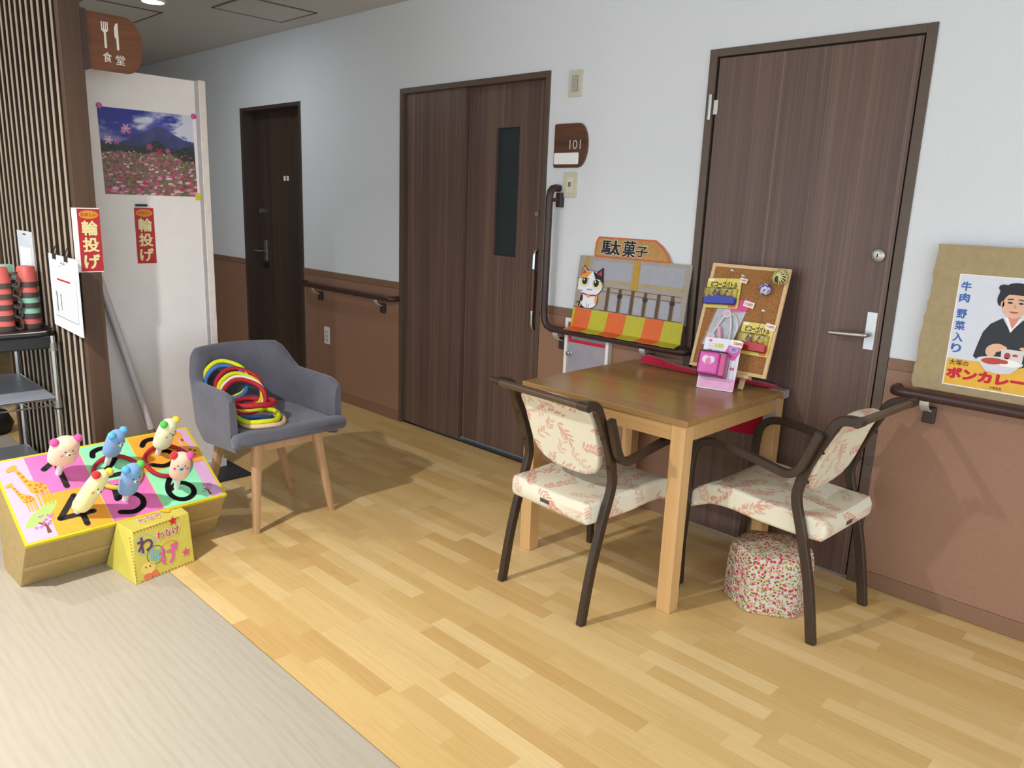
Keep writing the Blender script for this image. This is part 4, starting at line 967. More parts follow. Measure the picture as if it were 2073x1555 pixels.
cf.shapes('drawn_animal', [ell(.055, .045, .03, .024, 20)], plain('#e8c96a', .5), 2); cf.shapes('drawn_animal_eyes', [ell(.047, .05, .003, .003, 8), ell(.063, .05, .003, .003, 8)], BLKP, 4)
cf.shapes('drawn_ball', [ell(.05, .014, .016, .012), ell(.078, .017, .014, .012)], plain('#e0704a', .5), 3)
cf.shapes('stitching', [[(.004+.0*k, .01+k*.0125), (.010, .0135+k*.0125), (.004, .017+k*.0125)] for k in range(14)]+[[(.02+k*.0135, .003), (.0265+k*.0135, .010), (.03+k*.0135, .003)] for k in range(16)]+[[(.02+k*.0125, .193), (.0265+k*.0125, .186), (.03+k*.0125, .193)] for k in range(15)], plain('#b0603a', .5), 2)
eu2 = (T1-T0).normalized(); ev2 = (U0-T0); ev2 = (ev2-eu2*ev2.dot(eu2)).normalized()
ct = Canvas(t, T0+eu2.cross(ev2)*.0008, eu2, ev2)
ct.text('lettering_outline', 'わなげ', .05, .03, .15, .07, PAPER, 1, .06); ct.text('lettering', 'わなげ', .052, .032, .148, .068, plain('#d05a7a', .5), 2, .02)
ct.shapes('drawn_giraffe', [ell(.175, .055, .012, .01), ell(.165, .06, .006, .006)], plain('#e6a52e', .5), 2)
# ------------------------------------------------------------------ table
TX0, TX1, TY0, TY1, TZ = .63, 1.392, -.79, -.028, .718
TOPW = wood('table_top', [(.3, '#8f6b40'), (.5, '#9e7a4c'), (.7, '#a98656')], 'x', 60, 7, .22, .05, .004)
TLEG = wood('table_leg', [(.3, '#c0945f'), (.7, '#d2aa76')], 'z', 80, 9, .45, .03, .02)
TAPR = wood('table_apron', [(.3, '#b48a56'), (.7, '#c59d68')], 'x', 80, 9, .45, .03, .02)
tb = thing('wooden_table', 'square wooden table against the wall with toys on top', 'table', ((TX0+TX1)/2, (TY0+TY1)/2, 0))
MB().span((TX0, TY0, TZ-.022), (TX1, TY1, TZ)).build('table_top', TOPW, tb, None, .003)
lg, ins = .056, .012
for x in (TX0+ins, TX1-ins-lg):
    for y in (TY0+ins, TY1-ins-lg): MB().span((x, y, 0), (x+lg, y+lg, TZ-.022)).build('leg', TLEG, tb, None, .003)
a, b_ = TX0+ins+lg, TX1-ins-lg
for y in (TY0+ins+.004, TY1-ins-.024): MB().span((a, y, TZ-.082), (b_, y+.02, TZ-.022)).build('apron', TAPR, tb)
for x in (TX0+ins+.004, TX1-ins-.024): MB().span((x, TY0+ins+lg, TZ-.082), (x+.02, TY1-ins-lg, TZ-.022)).build('apron', TAPR, tb)
TAPE = plain('#aaa3a0', .3, .08, 40, alpha=.8, key='clear_tape')
MB().span((TX1-.06, TY1-.055, TZ), (TX1+.0012, TY1+.001, TZ+.0012)).build('clear_tape', TAPE, tb)
MB().span((TX1+.0002, TY1-.05, TZ-.03), (TX1+.0014, TY1, TZ+.0012)).build('clear_tape', TAPE, tb)
MB().span((TX1-ins-lg+.006, TY1-ins-lg-.0014, TZ-.12), (TX1-ins, TY1-ins-lg-.0002, TZ-.03)).build('clear_tape', TAPE, tb)
# red cloth along the back edge and hanging down behind
RCL = cloth('red_cloth', '#a00c2c', '#c41238', 300)
t = thing('red_cloth', 'red cloth bundled along the back edge of the table', 'cloth', (1.0, -.05, .72))
loops = []
for x, y, w_, h_ in ((.706, -.075, .012, .014), (.715, -.078, .022, .034), (.74, -.08, .028, .046), (.80, -.082, .03, .042), (.88, -.08, .034, .024), (1.0, -.075, .036, .017), (1.15, -.07, .034, .018), (1.28, -.062, .03, .018), (1.345, -.055, .024, .012)):
    loops.append([Vector((x, y+w_*math.cos(2*math.pi*k/14), TZ+.0008+h_*.5*(1+math.sin(2*math.pi*k/14)))) for k in range(14)])
MB().loft(loops).build('bundled_edge', RCL, t, 60)
loops = []
for k in range(13):
    x = .98+k*.031; y = -.018+.003*math.sin(k*1.7); zb = .505-.002*k+.006*math.sin(k*.9)
    loops.append([Vector((x, y-.0025, zb)), Vector((x, y+.0025, zb)), Vector((x, y+.0025, TZ+.004)), Vector((x, y-.0025, TZ+.004))])
MB().loft(loops).build('hanging_fold', RCL, t, 60)

# ------------------------------------------------------------------ cork board on easel with toy packs
KO = Vector((1.017, -.178, .775)); KV = Vector((0, .12, .425)).normalized(); KW, KH = .34, .438; kn_ = Vector((1, 0, 0)).cross(KV)
PINE = wood('pine', [(.3, '#d3ab77'), (.7, '#e2c294')], 'x', 60, 8, .5, .05, .02)
def cork():
    m, nt, b = nm('cork'); mp = coords(nt); n1 = N(nt, 'ShaderNodeTexVoronoi', i_Scale=420.); n2 = N(nt, 'ShaderNodeTexNoise', i_Scale=160., i_Detail=4.0)
    for q in (n1, n2): nt.links.new(mp.outputs[0], q.inputs['Vector'])
    rp = ramp(nt, [(.3, '#8a5a2f'), (.6, '#a87443')]); nt.links.new(n2.outputs['Fac'], rp.inputs[0]); nt.links.new(rp.outputs[0], b.inputs['Base Color'])
    b.inputs['Roughness'].default_value = .9; bump(nt, b, n1.outputs['Distance'], .2, .001); return m
ck = thing('cork_board', 'cork board with pale wood frame leaning on a small easel', 'cork board', (1.19, -.16, TZ))
P = lambda u, v, n_=0: KO+Vector((1, 0, 0))*u+KV*v+kn_*n_
def kbox(u0, v0, u1, v1, n0, n1, name, mat, par=None, bev=0):
    return MB().prism([(u0, v0), (u1, v0), (u1, v1), (u0, v1)], n0, n1, KO, (1, 0, 0), KV).build(name, mat, par or ck, None, bev)
kbox(.01, .01, KW-.01, KH-.01, -.004, .001, 'cork_sheet', cork())
kbox(0, 0, KW, .014, -.006, .006, 'frame_rail', PINE, None, .001); kbox(0, KH-.014, KW, KH, -.006, .006, 'frame_rail', PINE, None, .001)
kbox(0, .014, .014, KH-.014, -.006, .006, 'frame_stile', PINE, None, .001); kbox(KW-.014, .014, KW, KH-.014, -.006, .006, 'frame_stile', PINE, None, .001)
es = thing('tabletop_easel', 'small pale wooden easel holding the cork board', 'easel', (1.19, -.16, TZ))
MB().prism([(.08, -.014), (.275, -.014), (.275, 0), (.08, 0)], -.02, .022, KO, (1, 0, 0), KV).build('ledge', PINE, es, None, .002)
for u in (.095, .245):
    MB().bar([P(u+.01, .3, -.014), P(u, -.005, -.008), (KO.x+u+.004, -.2, TZ+.002)], .02, .012, (1, 0, 0)).build('leg', PINE, es)
MB().bar([P(.17, .3, -.018), (KO.x+.17, -.045, TZ+.001)], .018, .01, (1, 0, 0)).build('back_leg', PINE, es)

YCARD = plain('#e2cd5e', .45, .04, 30, key='pack_yellow')
def tagcard(t, cu, cv_, w_, h_, txt, rot, nrm=.004):
    ca, sa = math.cos(R(rot)), math.sin(R(rot)); eu_ = Vector((1, 0, 0))*ca+KV*sa; ev_ = -Vector((1, 0, 0))*sa+KV*ca
    O_ = P(cu, cv_, nrm)-eu_*w_/2-ev_*h_/2
    o = MB().prism([(0, 0), (w_, 0), (w_, h_), (0, h_)], 0, .0008, O_, eu_, ev_).build('price_tag', plain('#efe9d8', .5), t)
    cc = Canvas(t, O_+eu_.cross(ev_)*.0008, eu_, ev_); cc.text('lettering', txt, w_*.16, h_*.24, w_*.86, h_*.76, plain('#c2262a', .5), 1, .03)
CLEAR, nt, b = nm('clear_blister'); nt.nodes.remove(b)
tr_ = N(nt, 'ShaderNodeBsdfTransparent'); gl_ = N(nt, 'ShaderNodeBsdfGlossy', i_Roughness=.12); lw = N(nt, 'ShaderNodeLayerWeight', i_Blend=.25); nz = N(nt, 'ShaderNodeTexNoise', i_Scale=45.)
bp_ = N(nt, 'ShaderNodeBump', i_Strength=.35, i_Distance=.003); nt.links.new(nz.outputs['Fac'], bp_.inputs['Height']); nt.links.new(bp_.outputs[0], gl_.inputs['Normal'])
ms_ = N(nt, 'ShaderNodeMixShader'); nt.links.new(lw.outputs['Fresnel'], ms_.inputs[0]); nt.links.new(tr_.outputs[0], ms_.inputs[1]); nt.links.new(gl_.outputs[0], ms_.inputs[2])
nt.links.new(ms_.outputs[0], [n for n in nt.nodes if n.type == 'OUTPUT_MATERIAL'][0].inputs[0])
def battle_pack(label, poly, mcol, pin, skew):
    bl, br, tr, tl = poly
    e0 = Vector((br[0]-bl[0], br[1]-bl[1])); ang = math.atan2(e0.y, e0.x); w_ = e0.length; h_ = math.hypot(tl[0]-bl[0], tl[1]-bl[1])
    eu_ = Vector((1, 0, 0))*math.cos(ang)+KV*math.sin(ang); ev_ = -Vector((1, 0, 0))*math.sin(ang)+KV*math.cos(ang); O_ = P(bl[0], bl[1], .009)
    t = thing('toy_pack', label, 'toy pack', O_, 0, 'carded toy packs on the cork board')
    en = eu_.cross(ev_); A = lambda u, v, n_=0: O_+eu_*u*w_+ev_*v*h_+en*n_
    MB().prism(rrect(0, 0, w_, h_, .005), 0, .001, O_, eu_, ev_).build('card', YCARD, t)
    cc = Canvas(t, O_+en*.001, eu_, ev_)
    cc.text('lettering', 'ピコーゴバトル', .12*w_, .7*h_, .9*w_, .9*h_, plain('#3a2c18', .5), 2, .05, rot=-2)
    cc.shapes('brand_block', [[(.04*w_, .9*h_), (.2*w_, .9*h_), (.2*w_, .97*h_), (.04*w_, .97*h_)]], PAPER, 1)
    cc.shapes('orange_block', [[(.72*w_, .03*h_), (.94*w_, .03*h_), (.94*w_, .1*h_), (.72*w_, .1*h_)]], plain('#e0713a', .5), 1)
    mp = [(.04, .12), (.93, .12), (.93, .32), (.85, .38), (.7, .36), (.6, .44), (.5, .38), (.38, .44), (.28, .36), (.15, .4), (.04, .3)]
    MB().prism([(u*w_, v*h_) for u, v in mp], .001, .022, O_, eu_, ev_).build('arena_base', plain(mcol, .3, .06, key='arena'), t, None, .002)
    for u, hc in ((.36, '#8a7a6a'), (.72, '#d9b22c')):
        fg = MB().ball(A(u, .46, .013), .0115, (1, 1, 1), 12).build('figure', plain(hc, .4), t, 60)
        MB().ball(A(u+.02, .57, .013), .0075, (1, 1, 1), 10).build('head', plain('#d9c0a8', .4), fg, 60)
        MB().tube([A(u-.1, .44, .014), A(u-.05, .56, .016), A(u+.04, .64, .014)], .0032, 6).build('hammer', plain('#2b2722', .4), fg, 40)
    MB().prism(rrect(.02*w_, .1*h_, .95*w_, .66*h_, .008), .001, .026, O_, eu_, ev_).build('blister', CLEAR, t, 40, .004)
    pn = P(*pin, .002)
    MB().tube([pn+kn_*.003, (pn+A(.55, .9))/2+kn_*.004, A(.55, .9, .0015)], .0009, 5).build('hanging_string', plain('#6d5b3a', .6), t)
    tp_ = MB().lathe([(.0055, 0), (.0045, .004), (.003, .008), (.0045, .012), (.001, .0125)], 12, Matrix.Translation(pn) @ kn_.to_track_quat('Z', 'Y').to_matrix().to_4x4()).build('push_pin', plain('#d5dde0', .15), None, 40)
    tag(tp_, 'clear push pin above the %s toy pack' % skew, 'push pin', 'clear push pins in the cork board')
    return t
pk1 = battle_pack('yellow toy pack with blue base at the upper left of the cork board', [(.006, .247), (.158, .258), (.17, .384), (.013, .371)], '#2438b0', (.095, .412), 'blue-based')
tagcard(pk1, .158, .374, .034, .019, '110円', -8, .013)
pk3 = battle_pack('yellow toy pack with red base at the lower right of the cork board', [(.196, .083), (.33, .083), (.345, .213), (.204, .212)], '#c01a2a', (.268, .264), 'red-based')
tagcard(pk3, .316, .203, .042, .024, '110円', -10, .014)
# stethoscope toy in a clear bag
t = thing('stethoscope_pack', 'clear bag with a toy stethoscope under a pink header card', 'toy pack', P(.12, .1, .004))
MB().prism([(.036, .094), (.165, .1), (.2, .27), (.07, .262)], .0025, .004, KO, (1, 0, 0), KV).build('bag_back', plain('#b9bac2', .25, .12, 60), t)
MB().prism([(.125, .24), (.198, .25), (.208, .3), (.135, .292)], .004, .0052, KO, (1, 0, 0), KV).build('header_card', plain('#d8478e', .45), t)
SW_, SP = plain('#e6e2e4', .35), plain('#e8a6bc', .35)
MB().tube(smooth_path([P(.068, .12, .012), P(.088, .17, .012), P(.108, .215, .012), P(.122, .232, .013), P(.14, .218, .012), P(.152, .17, .012), P(.156, .12, .012)], 5), .0042, 8).build('ear_tube', SW_, t, 40)
MB().tube(smooth_path([P(.122, .235, .013), P(.16, .226, .012), P(.178, .18, .012), P(.17, .13, .012), P(.15, .11, .011)], 5), .0025, 8).build('chest_tube', SW_, t, 40)
MB().tube([P(.1, .175, .012), P(.118, .118, .012)], .0095, 12).build('pink_barrel', SP, t, 40)
for u, v, r_ in ((.121, .233, .0165), (.074, .128, .0175)):
    q = MB().lathe([(r_, 0), (r_, .006), (r_*.7, .009), (.001, .009)], 18, Matrix.Translation(P(u, v, .008)) @ kn_.to_track_quat('Z', 'Y').to_matrix().to_4x4()).build('disc', SW_, t, 40)
    MB().lathe([(r_*.6, .009), (r_*.6, .0105), (.001, .0105)], 16, Matrix.Translation(P(u, v, .008)) @ kn_.to_track_quat('Z', 'Y').to_matrix().to_4x4()).build('disc_centre', SP, q)
MB().prism([(.036, .094), (.165, .1), (.2, .25), (.07, .248)], .02, .0205, KO, (1, 0, 0), KV).build('bag_front', CLEAR, t)
tagcard(t, .203, .281, .046, .024, '110円', -10, .01)
tp_ = MB().lathe([(.0055, 0), (.0045, .004), (.003, .008), (.0045, .012), (.001, .0125)], 12, Matrix.Translation(P(.148, .394, .002)) @ kn_.to_track_quat('Z', 'Y').to_matrix().to_4x4()).build('push_pin', plain('#d5dde0', .15), None, 40)
tag(tp_, 'clear push pin right of the blue-based toy pack', 'push pin', 'clear push pins in the cork board')
# yarn ball and woven ball
def checker(name, c0, c1, sc):
    m, nt, b = nm(name); mp = coords(nt); n1 = N(nt, 'ShaderNodeTexVoronoi', i_Scale=float(sc)); nt.links.new(mp.outputs[0], n1.inputs['Vector'])
    sp = N(nt, 'ShaderNodeSeparateColor'); nt.links.new(n1.outputs['Color'], sp.inputs[0])
    rp = ramp(nt, [(.0, c0), (.5, c1)], 'CONSTANT'); nt.links.new(sp.outputs[0], rp.inputs[0]); nt.links.new(rp.outputs[0], b.inputs['Base Color']); b.inputs['Roughness'].default_value = .6
    bump(nt, b, n1.outputs['Distance'], .5, .003); return m
yb = MB().ball(P(.262, .346, .024), .0245, (1, 1, 1), 20).build('yarn_ball', checker('yarn', '#5a4a86', '#cfcadb', 130), None, 60); tag(yb, 'small purple and white yarn ball hanging on the cork board', 'ball')
wv = thing('woven_ball', 'pale woven bamboo ball with green leaf on the cork board', 'ornament', P(.31, .398, .03))
MB().ball(P(.312, .398, .028), .022, (1, 1, 1), 14).build('core', plain('#55502c', .7), wv, 60)
for k in range(7):
    a = math.pi*k/7
    wv_ = MB().ring(P(.312, .398, .028), Vector((math.cos(a), .35, math.sin(a))), .0275, .0026, 26, 6).build('cane_strip', plain('#cfc88c', .6), wv, 60)
MB().ring(P(.312, .398, .028), Vector((.1, 1, .3)), .0275, .0026, 26, 6).build('cane_strip', plain('#cfc88c', .6), wv, 60)
for k, (a, l) in enumerate(((60, .04), (100, .036), (140, .04), (180, .036), (210, .03))):
    q = P(.30, .40, .012); d = Vector((math.cos(R(a)), 0, 0))+KV*math.sin(R(a)); s_ = d.cross(kn_)
    MB().add([q, q+d*l*.5+s_*.010, q+d*l, q+d*l*.5-s_*.010, q+d*l*.5+kn_*.004], [(0, 1, 4), (1, 2, 4), (2, 3, 4), (3, 0, 4)]).build('leaf', plain('#7f9440', .6), wv)

# toy washing machine pack standing on the table
WO = Vector((1.131, -.305, TZ+.001)); WU = Vector((.135, .034, .0)).normalized(); WV = Vector((-.012, .07, .2)); WV = (WV-WU*WV.dot(WU)).normalized(); WN = WU.cross(WV)
t = thing('toy_washer_pack', 'pink toy washing machine blister pack standing on the table', 'toy pack', WO)
Wp = lambda u, v, n_=0: WO+WU*u+WV*v+WN*n_
MB().prism(rrect(0, 0, .146, .207, .006), 0, .0012, WO, WU, WV).build('card', plain('#dfe0ea', .4, .03), t)
cc = Canvas(t, WO+WN*.0012, WU, WV)
cc.rect('pink_panel', .004, .004, .146, .05, plain('#e3a4cc', .4, .06), 1)
MB().prism([(0, 0), (.08, 0), (.08, .088), (0, .088)], .0012, .05, WO+WU*.002+WV*.054, WU, WV).build('washer_body', plain('#dc3fb0', .25, .05, key='washer_pink'), t, 40, .007, False, 3)
wc = Canvas(t, WO+WU*.002+WV*.054+WN*.0502, WU, WV)
wc.shapes('emblem', [ell(.028, .056, .014, .015, 20), ell(.05, .056, .014, .015, 20)], plain('#e8dcea', .4), 1)
wc.shapes('emblem_centre', [ell(.039, .05, .011, .014, 18)], plain('#e878a8', .4), 2); wc.shapes('emblem_base', [[(.024, .036), (.054, .036), (.054, .039), (.024, .039)]], plain('#eda8cf', .4), 2)
MB().prism([(.0, .0), (.022, .0), (.022, .088), (.0, .088)], .0012, .043, WO+WU*.0825+WV*.05, WU, WV).build('washer_side', plain('#d23a88', .3, .1), t, 40, .004)
MB().prism(rrect(-.003, -.006, .112, .096, .008), .0012, .0525, WO+WU*.002+WV*.052, WU, WV).build('blister', CLEAR, t, 40, .006)
cc.shapes('printed_washer', [[(.086, .152), (.1, .19), (.143, .183), (.146, .16), (.13, .125), (.12, .124)]], plain('#d24c9c', .4), 1)
cc.shapes('printed_drum', [ell(.119, .168, .019, .014, 22)], plain('#9aa6dc', .4), 2); cc.shapes('printed_drum_ring', [ell(.119, .168, .0125, .009, 20)], plain('#d86a96', .4), 3); cc.shapes('printed_drum_centre', [ell(.119, .168, .007, .0055, 16)], plain('#4d74cc', .4), 4)
cc.text('lettering', 'ミニ洗濯機', .016, .168, .078, .186, plain('#d6cf2a', .4), 2, .03)
cc.rect('brand_block', .017, .19, .029, .2, plain('#d8479a', .4), 2)
cc.shapes('small_print', stroke([(.018, .158), (.036, .158)], .006)+stroke([(.042, .158), (.065, .158)], .002), plain('#9a96b4', .5), 2)
cc.rect('pink_block', .118, .085, .134, .096, plain('#d0457c', .4), 2)
ca = Canvas(t, Wp(.1, .183, .0035), WU+WV*-.12, WV+WU*.12)
MB().prism([(0, 0), (.05, 0), (.05, .024), (0, .024)], -.0008, 0, Wp(.1, .183, .0035), WU+WV*-.12, WV+WU*.12).build('price_tag', plain('#efe9d8', .5), t)
ca.text('lettering', '330円', .014, .006, .047, .019, plain('#c2262a', .5), 1, .03)

# ------------------------------------------------------------------ care-home armchairs
def resample(pts, n):
    P_ = [Vector(q) for q in pts]; P_.append(P_[0]); d = [0]
    for p0, p1 in zip(P_, P_[1:]): d.append(d[-1]+(p1-p0).length)
    out = []; j = 0
    for k in range(n):
        x = d[-1]*k/n
        while d[j+1] < x: j += 1
        out.append(P_[j].lerp(P_[j+1], (x-d[j])/max(1e-9, d[j+1]-d[j])))
    return out
def sprig_mask(xy, seed, ext):
    rg = random.Random(seed); m = np.zeros(len(xy)); placed = []
    for _ in range(400):
        c0 = (rg.uniform(-ext[0], ext[0]), rg.uniform(ext[1], ext[2]))
        if any(math.hypot(c0[0]-q[0], c0[1]-q[1]) < .072 for q in placed): continue
        placed.append(c0); a = rg.uniform(0, 2*math.pi); bend = rg.uniform(-6, 6); st_ = rg.uniform(.5, .85)
        x, y = c0[0]-.05*math.cos(a), c0[1]-.05*math.sin(a)
        for k in range(7):
            nx_, ny_ = x+.0165*math.cos(a), y+.0165*math.sin(a)
            dx, dy = xy[:, 0]-(x+nx_)/2, xy[:, 1]-(y+ny_)/2
            u = dx*math.cos(a)+dy*math.sin(a); v = -dx*math.sin(a)+dy*math.cos(a)
            m = np.maximum(m, np.where((abs(u) < .0085) & (abs(v) < .0009), .35, 0))
            for sg in (-1, 1):
                if rg.random() < .12: continue
                la = a+sg*R(42+rg.uniform(-8, 8)); L_ = (.030 if k < 5 else .024)*rg.uniform(.85, 1.1)
                cx_, cy_ = nx_+L_*.55*math.cos(la), ny_+L_*.55*math.sin(la)
                dx, dy = xy[:, 0]-cx_, xy[:, 1]-cy_
                u = (dx*math.cos(la)+dy*math.sin(la))/(L_*.5); v = (-dx*math.sin(la)+dy*math.cos(la))/.0044
                d = u*u+abs(v)**1.6
                m = np.maximum(m, np.where(d < 1, st_, 0))
            x, y = nx_, ny_; a += R(bend)
    return m
def print_fabric():
    m, nt, b = nm('leaf_fabric')
    at_ = N(nt, 'ShaderNodeAttribute', attribute_name='sprig'); mp = coords(nt); n0 = N(nt, 'ShaderNodeTexNoise', i_Scale=420., i_Detail=2.0); nt.links.new(mp.outputs[0], n0.inputs['Vector'])
    base = ramp(nt, [(.35, '#d9d2ba'), (.65, '#e0dac6')]); nt.links.new(n0.outputs['Fac'], base.inputs[0])
    mx = N(nt, 'ShaderNodeMix', data_type='RGBA'); nt.links.new(at_.outputs['Fac'], mx.inputs[0]); nt.links.new(base.outputs[0], mx.inputs[6]); mx.inputs[7].default_value = lin('#cb8873')
    nt.links.new(mx.outputs[2], b.inputs['Base Color']); b.inputs['Roughness'].default_value = .55; b.inputs['Specular IOR Level'].default_value = .3
    bump(nt, b, n0.outputs['Fac'], .1, .001); return m
LEAF = print_fabric(); CACHE = {}
def sprig_obj(o, seed, ext, iy, iz=None):
    n = len(o.data.vertices); v = np.empty(n*3); o.data.vertices.foreach_get('co', v); v = v.reshape(-1, 3)
    xy = np.c_[v[:, 0], v[:, iy]]
    if iy == 1:
        d = np.clip(.43-v[:, 2], 0, 1); xy[:, 0] += np.sign(v[:, 0])*d*(abs(v[:, 0]) > .176); xy[:, 1] -= d*(v[:, 1] < .03)
    at_ = o.data.attributes.new('sprig', 'FLOAT', 'POINT'); at_.data.foreach_set('value', sprig_mask(xy, seed, ext).astype(np.float32))
def part_from(me, name, t):
    o = bpy.data.objects.new(name, me); COL.objects.link(o); o.parent = t; ROOT[o.name] = ROOT[t.name]; return o
def seat_mesh(t):
    if 'seat' in CACHE: return part_from(CACHE['seat'], 'seat', t)
    prof = [(.004, .175, .38, .402), (.008, .183, .366, .414), (.016, .188, .356, .425), (.03, .19, .352, .430), (.12, .192, .350, .432), (.25, .2, .356, .438), (.34, .207, .367, .448), (.41, .214, .366, .446), (.46, .218, .350, .430), (.495, .22, .334, .406), (.51, .218, .328, .386), (.517, .208, .334, .368)]
    secs = smooth_path([(f_, hw, z0) for f_, hw, z0, z1 in prof], 16); tops = smooth_path([(f_, hw, z1) for f_, hw, z0, z1 in prof], 16)
    loops = []
    for A_, B_ in zip(secs, tops):
        hw, z0, z1 = A_.y, A_.z, B_.z
        lp = [Vector((a, A_.x, z)) for a, z in rrect(-hw, z0, hw, z1, min(.013, (z1-z0)*.4), 4)]
        lp = resample(lp, 200)
        for q in lp:
            if q.z > (z0+z1)/2: q.z -= .007*math.cos(q.x/hw*1.5)
        loops.append(lp)
    o = MB().loft(loops).build('seat', LEAF, t, 60, local=True); sprig_obj(o, 4, (.3, -.1, .6), 1); CACHE['seat'] = o.data
    return o
def back_mesh(t):
    if 'back' in CACHE: return part_from(CACHE['back'], 'backrest', t)
    V = Vector
    outl = [(-.163, .10), (-.169, .18), (-.172, .262)]+[(-.172+.034-.034*math.cos(R(a)), .262+.034*math.sin(R(a))) for a in (30, 60, 90)]
    outl += [(-.07, .305), (0, .310), (.07, .305)]
    rgt = [(-x, y) for x, y in reversed(outl[:6])]
    bot = [(.152, .06), (.125, .025), (.08, .004), (.0, -.006), (-.08, .004), (-.125, .025), (-.152, .06)]
    pl_ = [(q.x, q.y) for q in resample([V((x, y, 0)) for x, y in outl+rgt+bot], 260)]
    O_ = V((0, .118, .478)); ev_ = V((0, -.098, .31)).normalized(); en_ = V((1, 0, 0)).cross(ev_)
    def bp(x, y, n_):
        return O_+V((1, 0, 0))*x+ev_*y+en_*(n_-.012*(1-min(1, abs(x)/.17)**2)+.02*max(0, (y-.2)/.1)**2)
    ks = [(.02+.9*k/70, .013) for k in range(71)]+[(.97, .0105), (.99, .007), (1., .001), (1., -.010), (.99, -.016), (.97, -.02)]+[(.92-.9*k/70, -.023) for k in range(71)]
    loops = [[bp(x*k, .15+(y-.15)*k, n_) for x, y in pl_] for k, n_ in ks]
    o = MB().loft(loops).build('backrest', LEAF, t, 60, local=True); sprig_obj(o, 9, (.2, .4, .85), 2); CACHE['back'] = o.data
    return o
CFR = wood('dark_beech', [(.3, '#2c2018'), (.7, '#413125')], 'z', 80, 10, .35, .04, .02)
def care_chair(label, loc, rz):
    t = thing('care_armchair', label, 'armchair', loc, rz, 'leaf-patterned armchairs at the table')
    V = Vector
    for s_ in (-1, 1):
        xr = s_*.205
        lg_ = smooth_path([(xr, -.005, 0), (xr, .03, .2), (xr, .072, .36), (xr, .106, .475), (xr, .104, .53), (xr, .083, .61), (xr, .042, .70), (xr, .018, .748)], 5)
        MB().bar(lg_, .025, [.032]*len(lg_), (1, 0, 0)).build('rear_leg', CFR, t, 40, local=True)
        xa = s_*.236; xo = s_*.236
        arm = smooth_path([(s_*.232, .525, 0), (s_*.232, .515, .2), (s_*.232, .508, .4), (s_*.232, .505, .5), (s_*.233, .495, .56), (s_*.234, .462, .595), (s_*.235, .42, .607), (s_*.236, .35, .606), (s_*.236, .24, .588), (s_*.236, .16, .572), (s_*.236, .125, .575), (s_*.236, .098, .597), (s_*.235, .075, .65), (s_*.235, .045, .73)], 5)
        MB().bar(arm, .025, .028, (1, 0, 0)).build('front_leg_and_arm', CFR, t, 40, local=True)
        br = smooth_path([(xr, .02, .742), (xr, .006, .768), (xr, -.02, .783), (xr, -.06, .786)], 4)
        MB().bar(br, .028, .032, (1, 0, 0)).build('grip_bracket', CFR, t, 40, local=True)
        for z, f_ in ((.55, .1), (.66, .062)):
            MB().lathe([(.006, 0), (.005, .003), (.001, .0035)], 12, Matrix.Translation((xr-s_*.0, f_-.022, z)) @ Matrix.Rotation(R(90), 4, 'X')).build('screw', BLACK, t, 40, local=True)
    g = MB().tube([(-.222, -.062, .787), (.222, -.062, .787)], .0135, 14).build('grip_bar', wood('grip', [(.3, '#45342a'), (.7, '#5a4738')], 'x', 60, 8, .3, .05), t, 40, local=True)
    for s_ in (-1, 1): MB().tube([(s_*.19, -.062, .787), (s_*.235, -.062, .787)], .0155, 14).build('grip_collar', CFR, g, 40, local=True)
    seat_mesh(t)
    MB().span((-.03, .0025, .377), (.015, .0045, .391)).build('maker_tag', plain('#4a4648', .5), t, local=True)
    back_mesh(t)
    return t
care_chair('leaf-patterned armchair with its back to the camera at the table front', (1.008, -1.048, 0), R(-3.5))
care_chair('leaf-patterned armchair at the table right side above the floral stool', (1.815, -.372, 0), R(87.5))

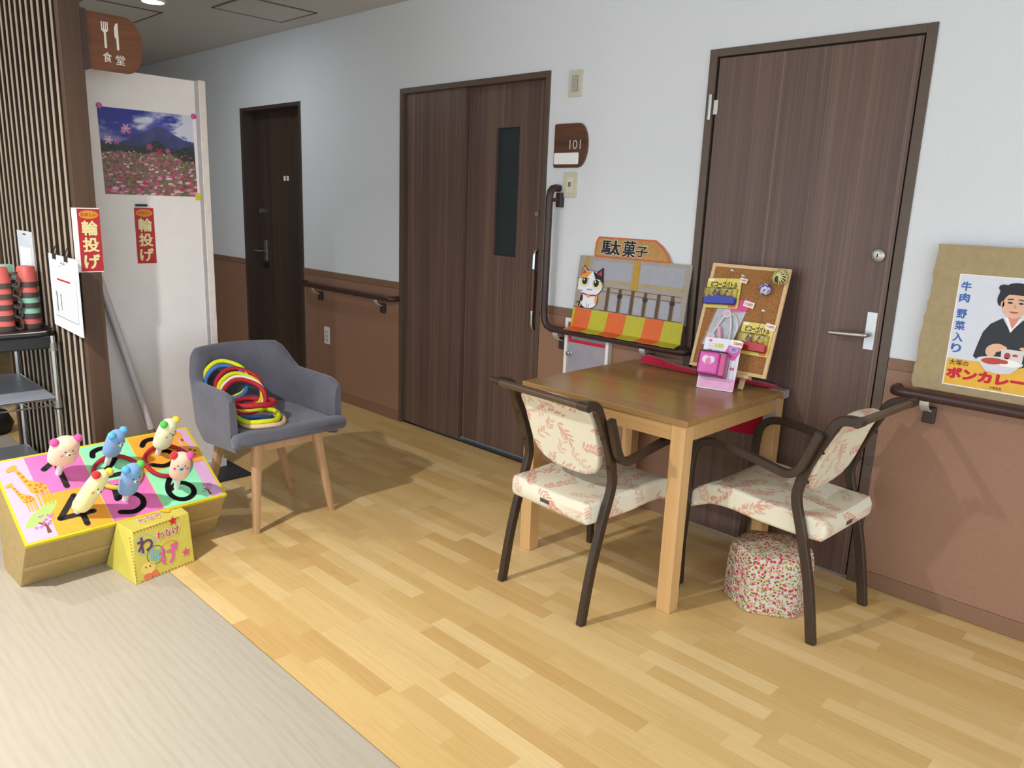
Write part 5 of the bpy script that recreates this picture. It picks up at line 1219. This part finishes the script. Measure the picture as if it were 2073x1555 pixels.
# ------------------------------------------------------------------ floral hexagonal stool
def floral():
    m, nt, b = nm('floral_cloth'); mp = coords(nt); col = None
    base = ramp(nt, [(.4, '#c2bba8'), (.6, '#d0cab8')]); n0 = N(nt, 'ShaderNodeTexNoise', i_Scale=70.); nt.links.new(mp.outputs[0], n0.inputs['Vector']); nt.links.new(n0.outputs['Fac'], base.inputs[0]); col = base.outputs[0]
    for i, (sc, th, stops) in enumerate(((125., .45, [(0, '#4c5a34'), (.36, '#66703f'), (.6, '#c9c3b0')]), (92., .42, [(0, '#a88f4a'), (.35, '#c9c3b0'), (.5, '#b8a258'), (.78, '#c9c3b0')]), (78., .42, [(0, '#c23a58'), (.32, '#d9788c'), (.5, '#b83048'), (.66, '#000000')]))):
        mpp = coords(nt); mpp.inputs['Location'].default_value = (i*.7, i*.31, i*.53)
        vo = N(nt, 'ShaderNodeTexVoronoi', i_Scale=sc, i_Randomness=1.); nt.links.new(mpp.outputs[0], vo.inputs['Vector'])
        sp = N(nt, 'ShaderNodeSeparateColor'); nt.links.new(vo.outputs['Color'], sp.inputs[0])
        rp = ramp(nt, stops, 'CONSTANT'); nt.links.new(sp.outputs[0], rp.inputs[0])
        lt = N(nt, 'ShaderNodeMath', operation='LESS_THAN', i_1=th); nt.links.new(vo.outputs['Distance'], lt.inputs[0])
        f_ = lt.outputs[0]
        if i == 2:
            l2 = N(nt, 'ShaderNodeMath', operation='LESS_THAN', i_1=.66); nt.links.new(sp.outputs[0], l2.inputs[0])
            ml = N(nt, 'ShaderNodeMath', operation='MULTIPLY'); nt.links.new(f_, ml.inputs[0]); nt.links.new(l2.outputs[0], ml.inputs[1]); f_ = ml.outputs[0]
        mx = N(nt, 'ShaderNodeMix', data_type='RGBA'); nt.links.new(f_, mx.inputs[0]); nt.links.new(col, mx.inputs[6]); nt.links.new(rp.outputs[0], mx.inputs[7]); col = mx.outputs[2]
    nt.links.new(col, b.inputs['Base Color']); b.inputs['Roughness'].default_value = .85; return m
FLO = floral()
sx, sy = 1.560, -.395
t = thing('floral_stool', 'small hexagonal floral-print stool under the right armchair', 'stool', (sx, sy, 0))
def hexl(r, z, n=5):
    pts = []
    for k in range(6):
        a, b2 = R(-30+60*k), R(30+60*k); A_, B_ = Vector((math.cos(a), math.sin(a))), Vector((math.cos(b2), math.sin(b2)))
        for j in range(n):
            q = A_.lerp(B_, .07+.86*j/(n-1)); pts.append(Vector((sx+r*q.x, sy+r*q.y, z)))
    return pts
MB().loft([hexl(.156, .0), hexl(.161, .004), hexl(.16, .06), hexl(.158, .13), hexl(.154, .185), hexl(.148, .2)]).build('side_cover', FLO, t, 30)
MB().loft([hexl(.147, .1985), hexl(.149, .203), hexl(.143, .213), hexl(.115, .219), hexl(.05, .221)]).build('top_cushion', FLO, t, 60)
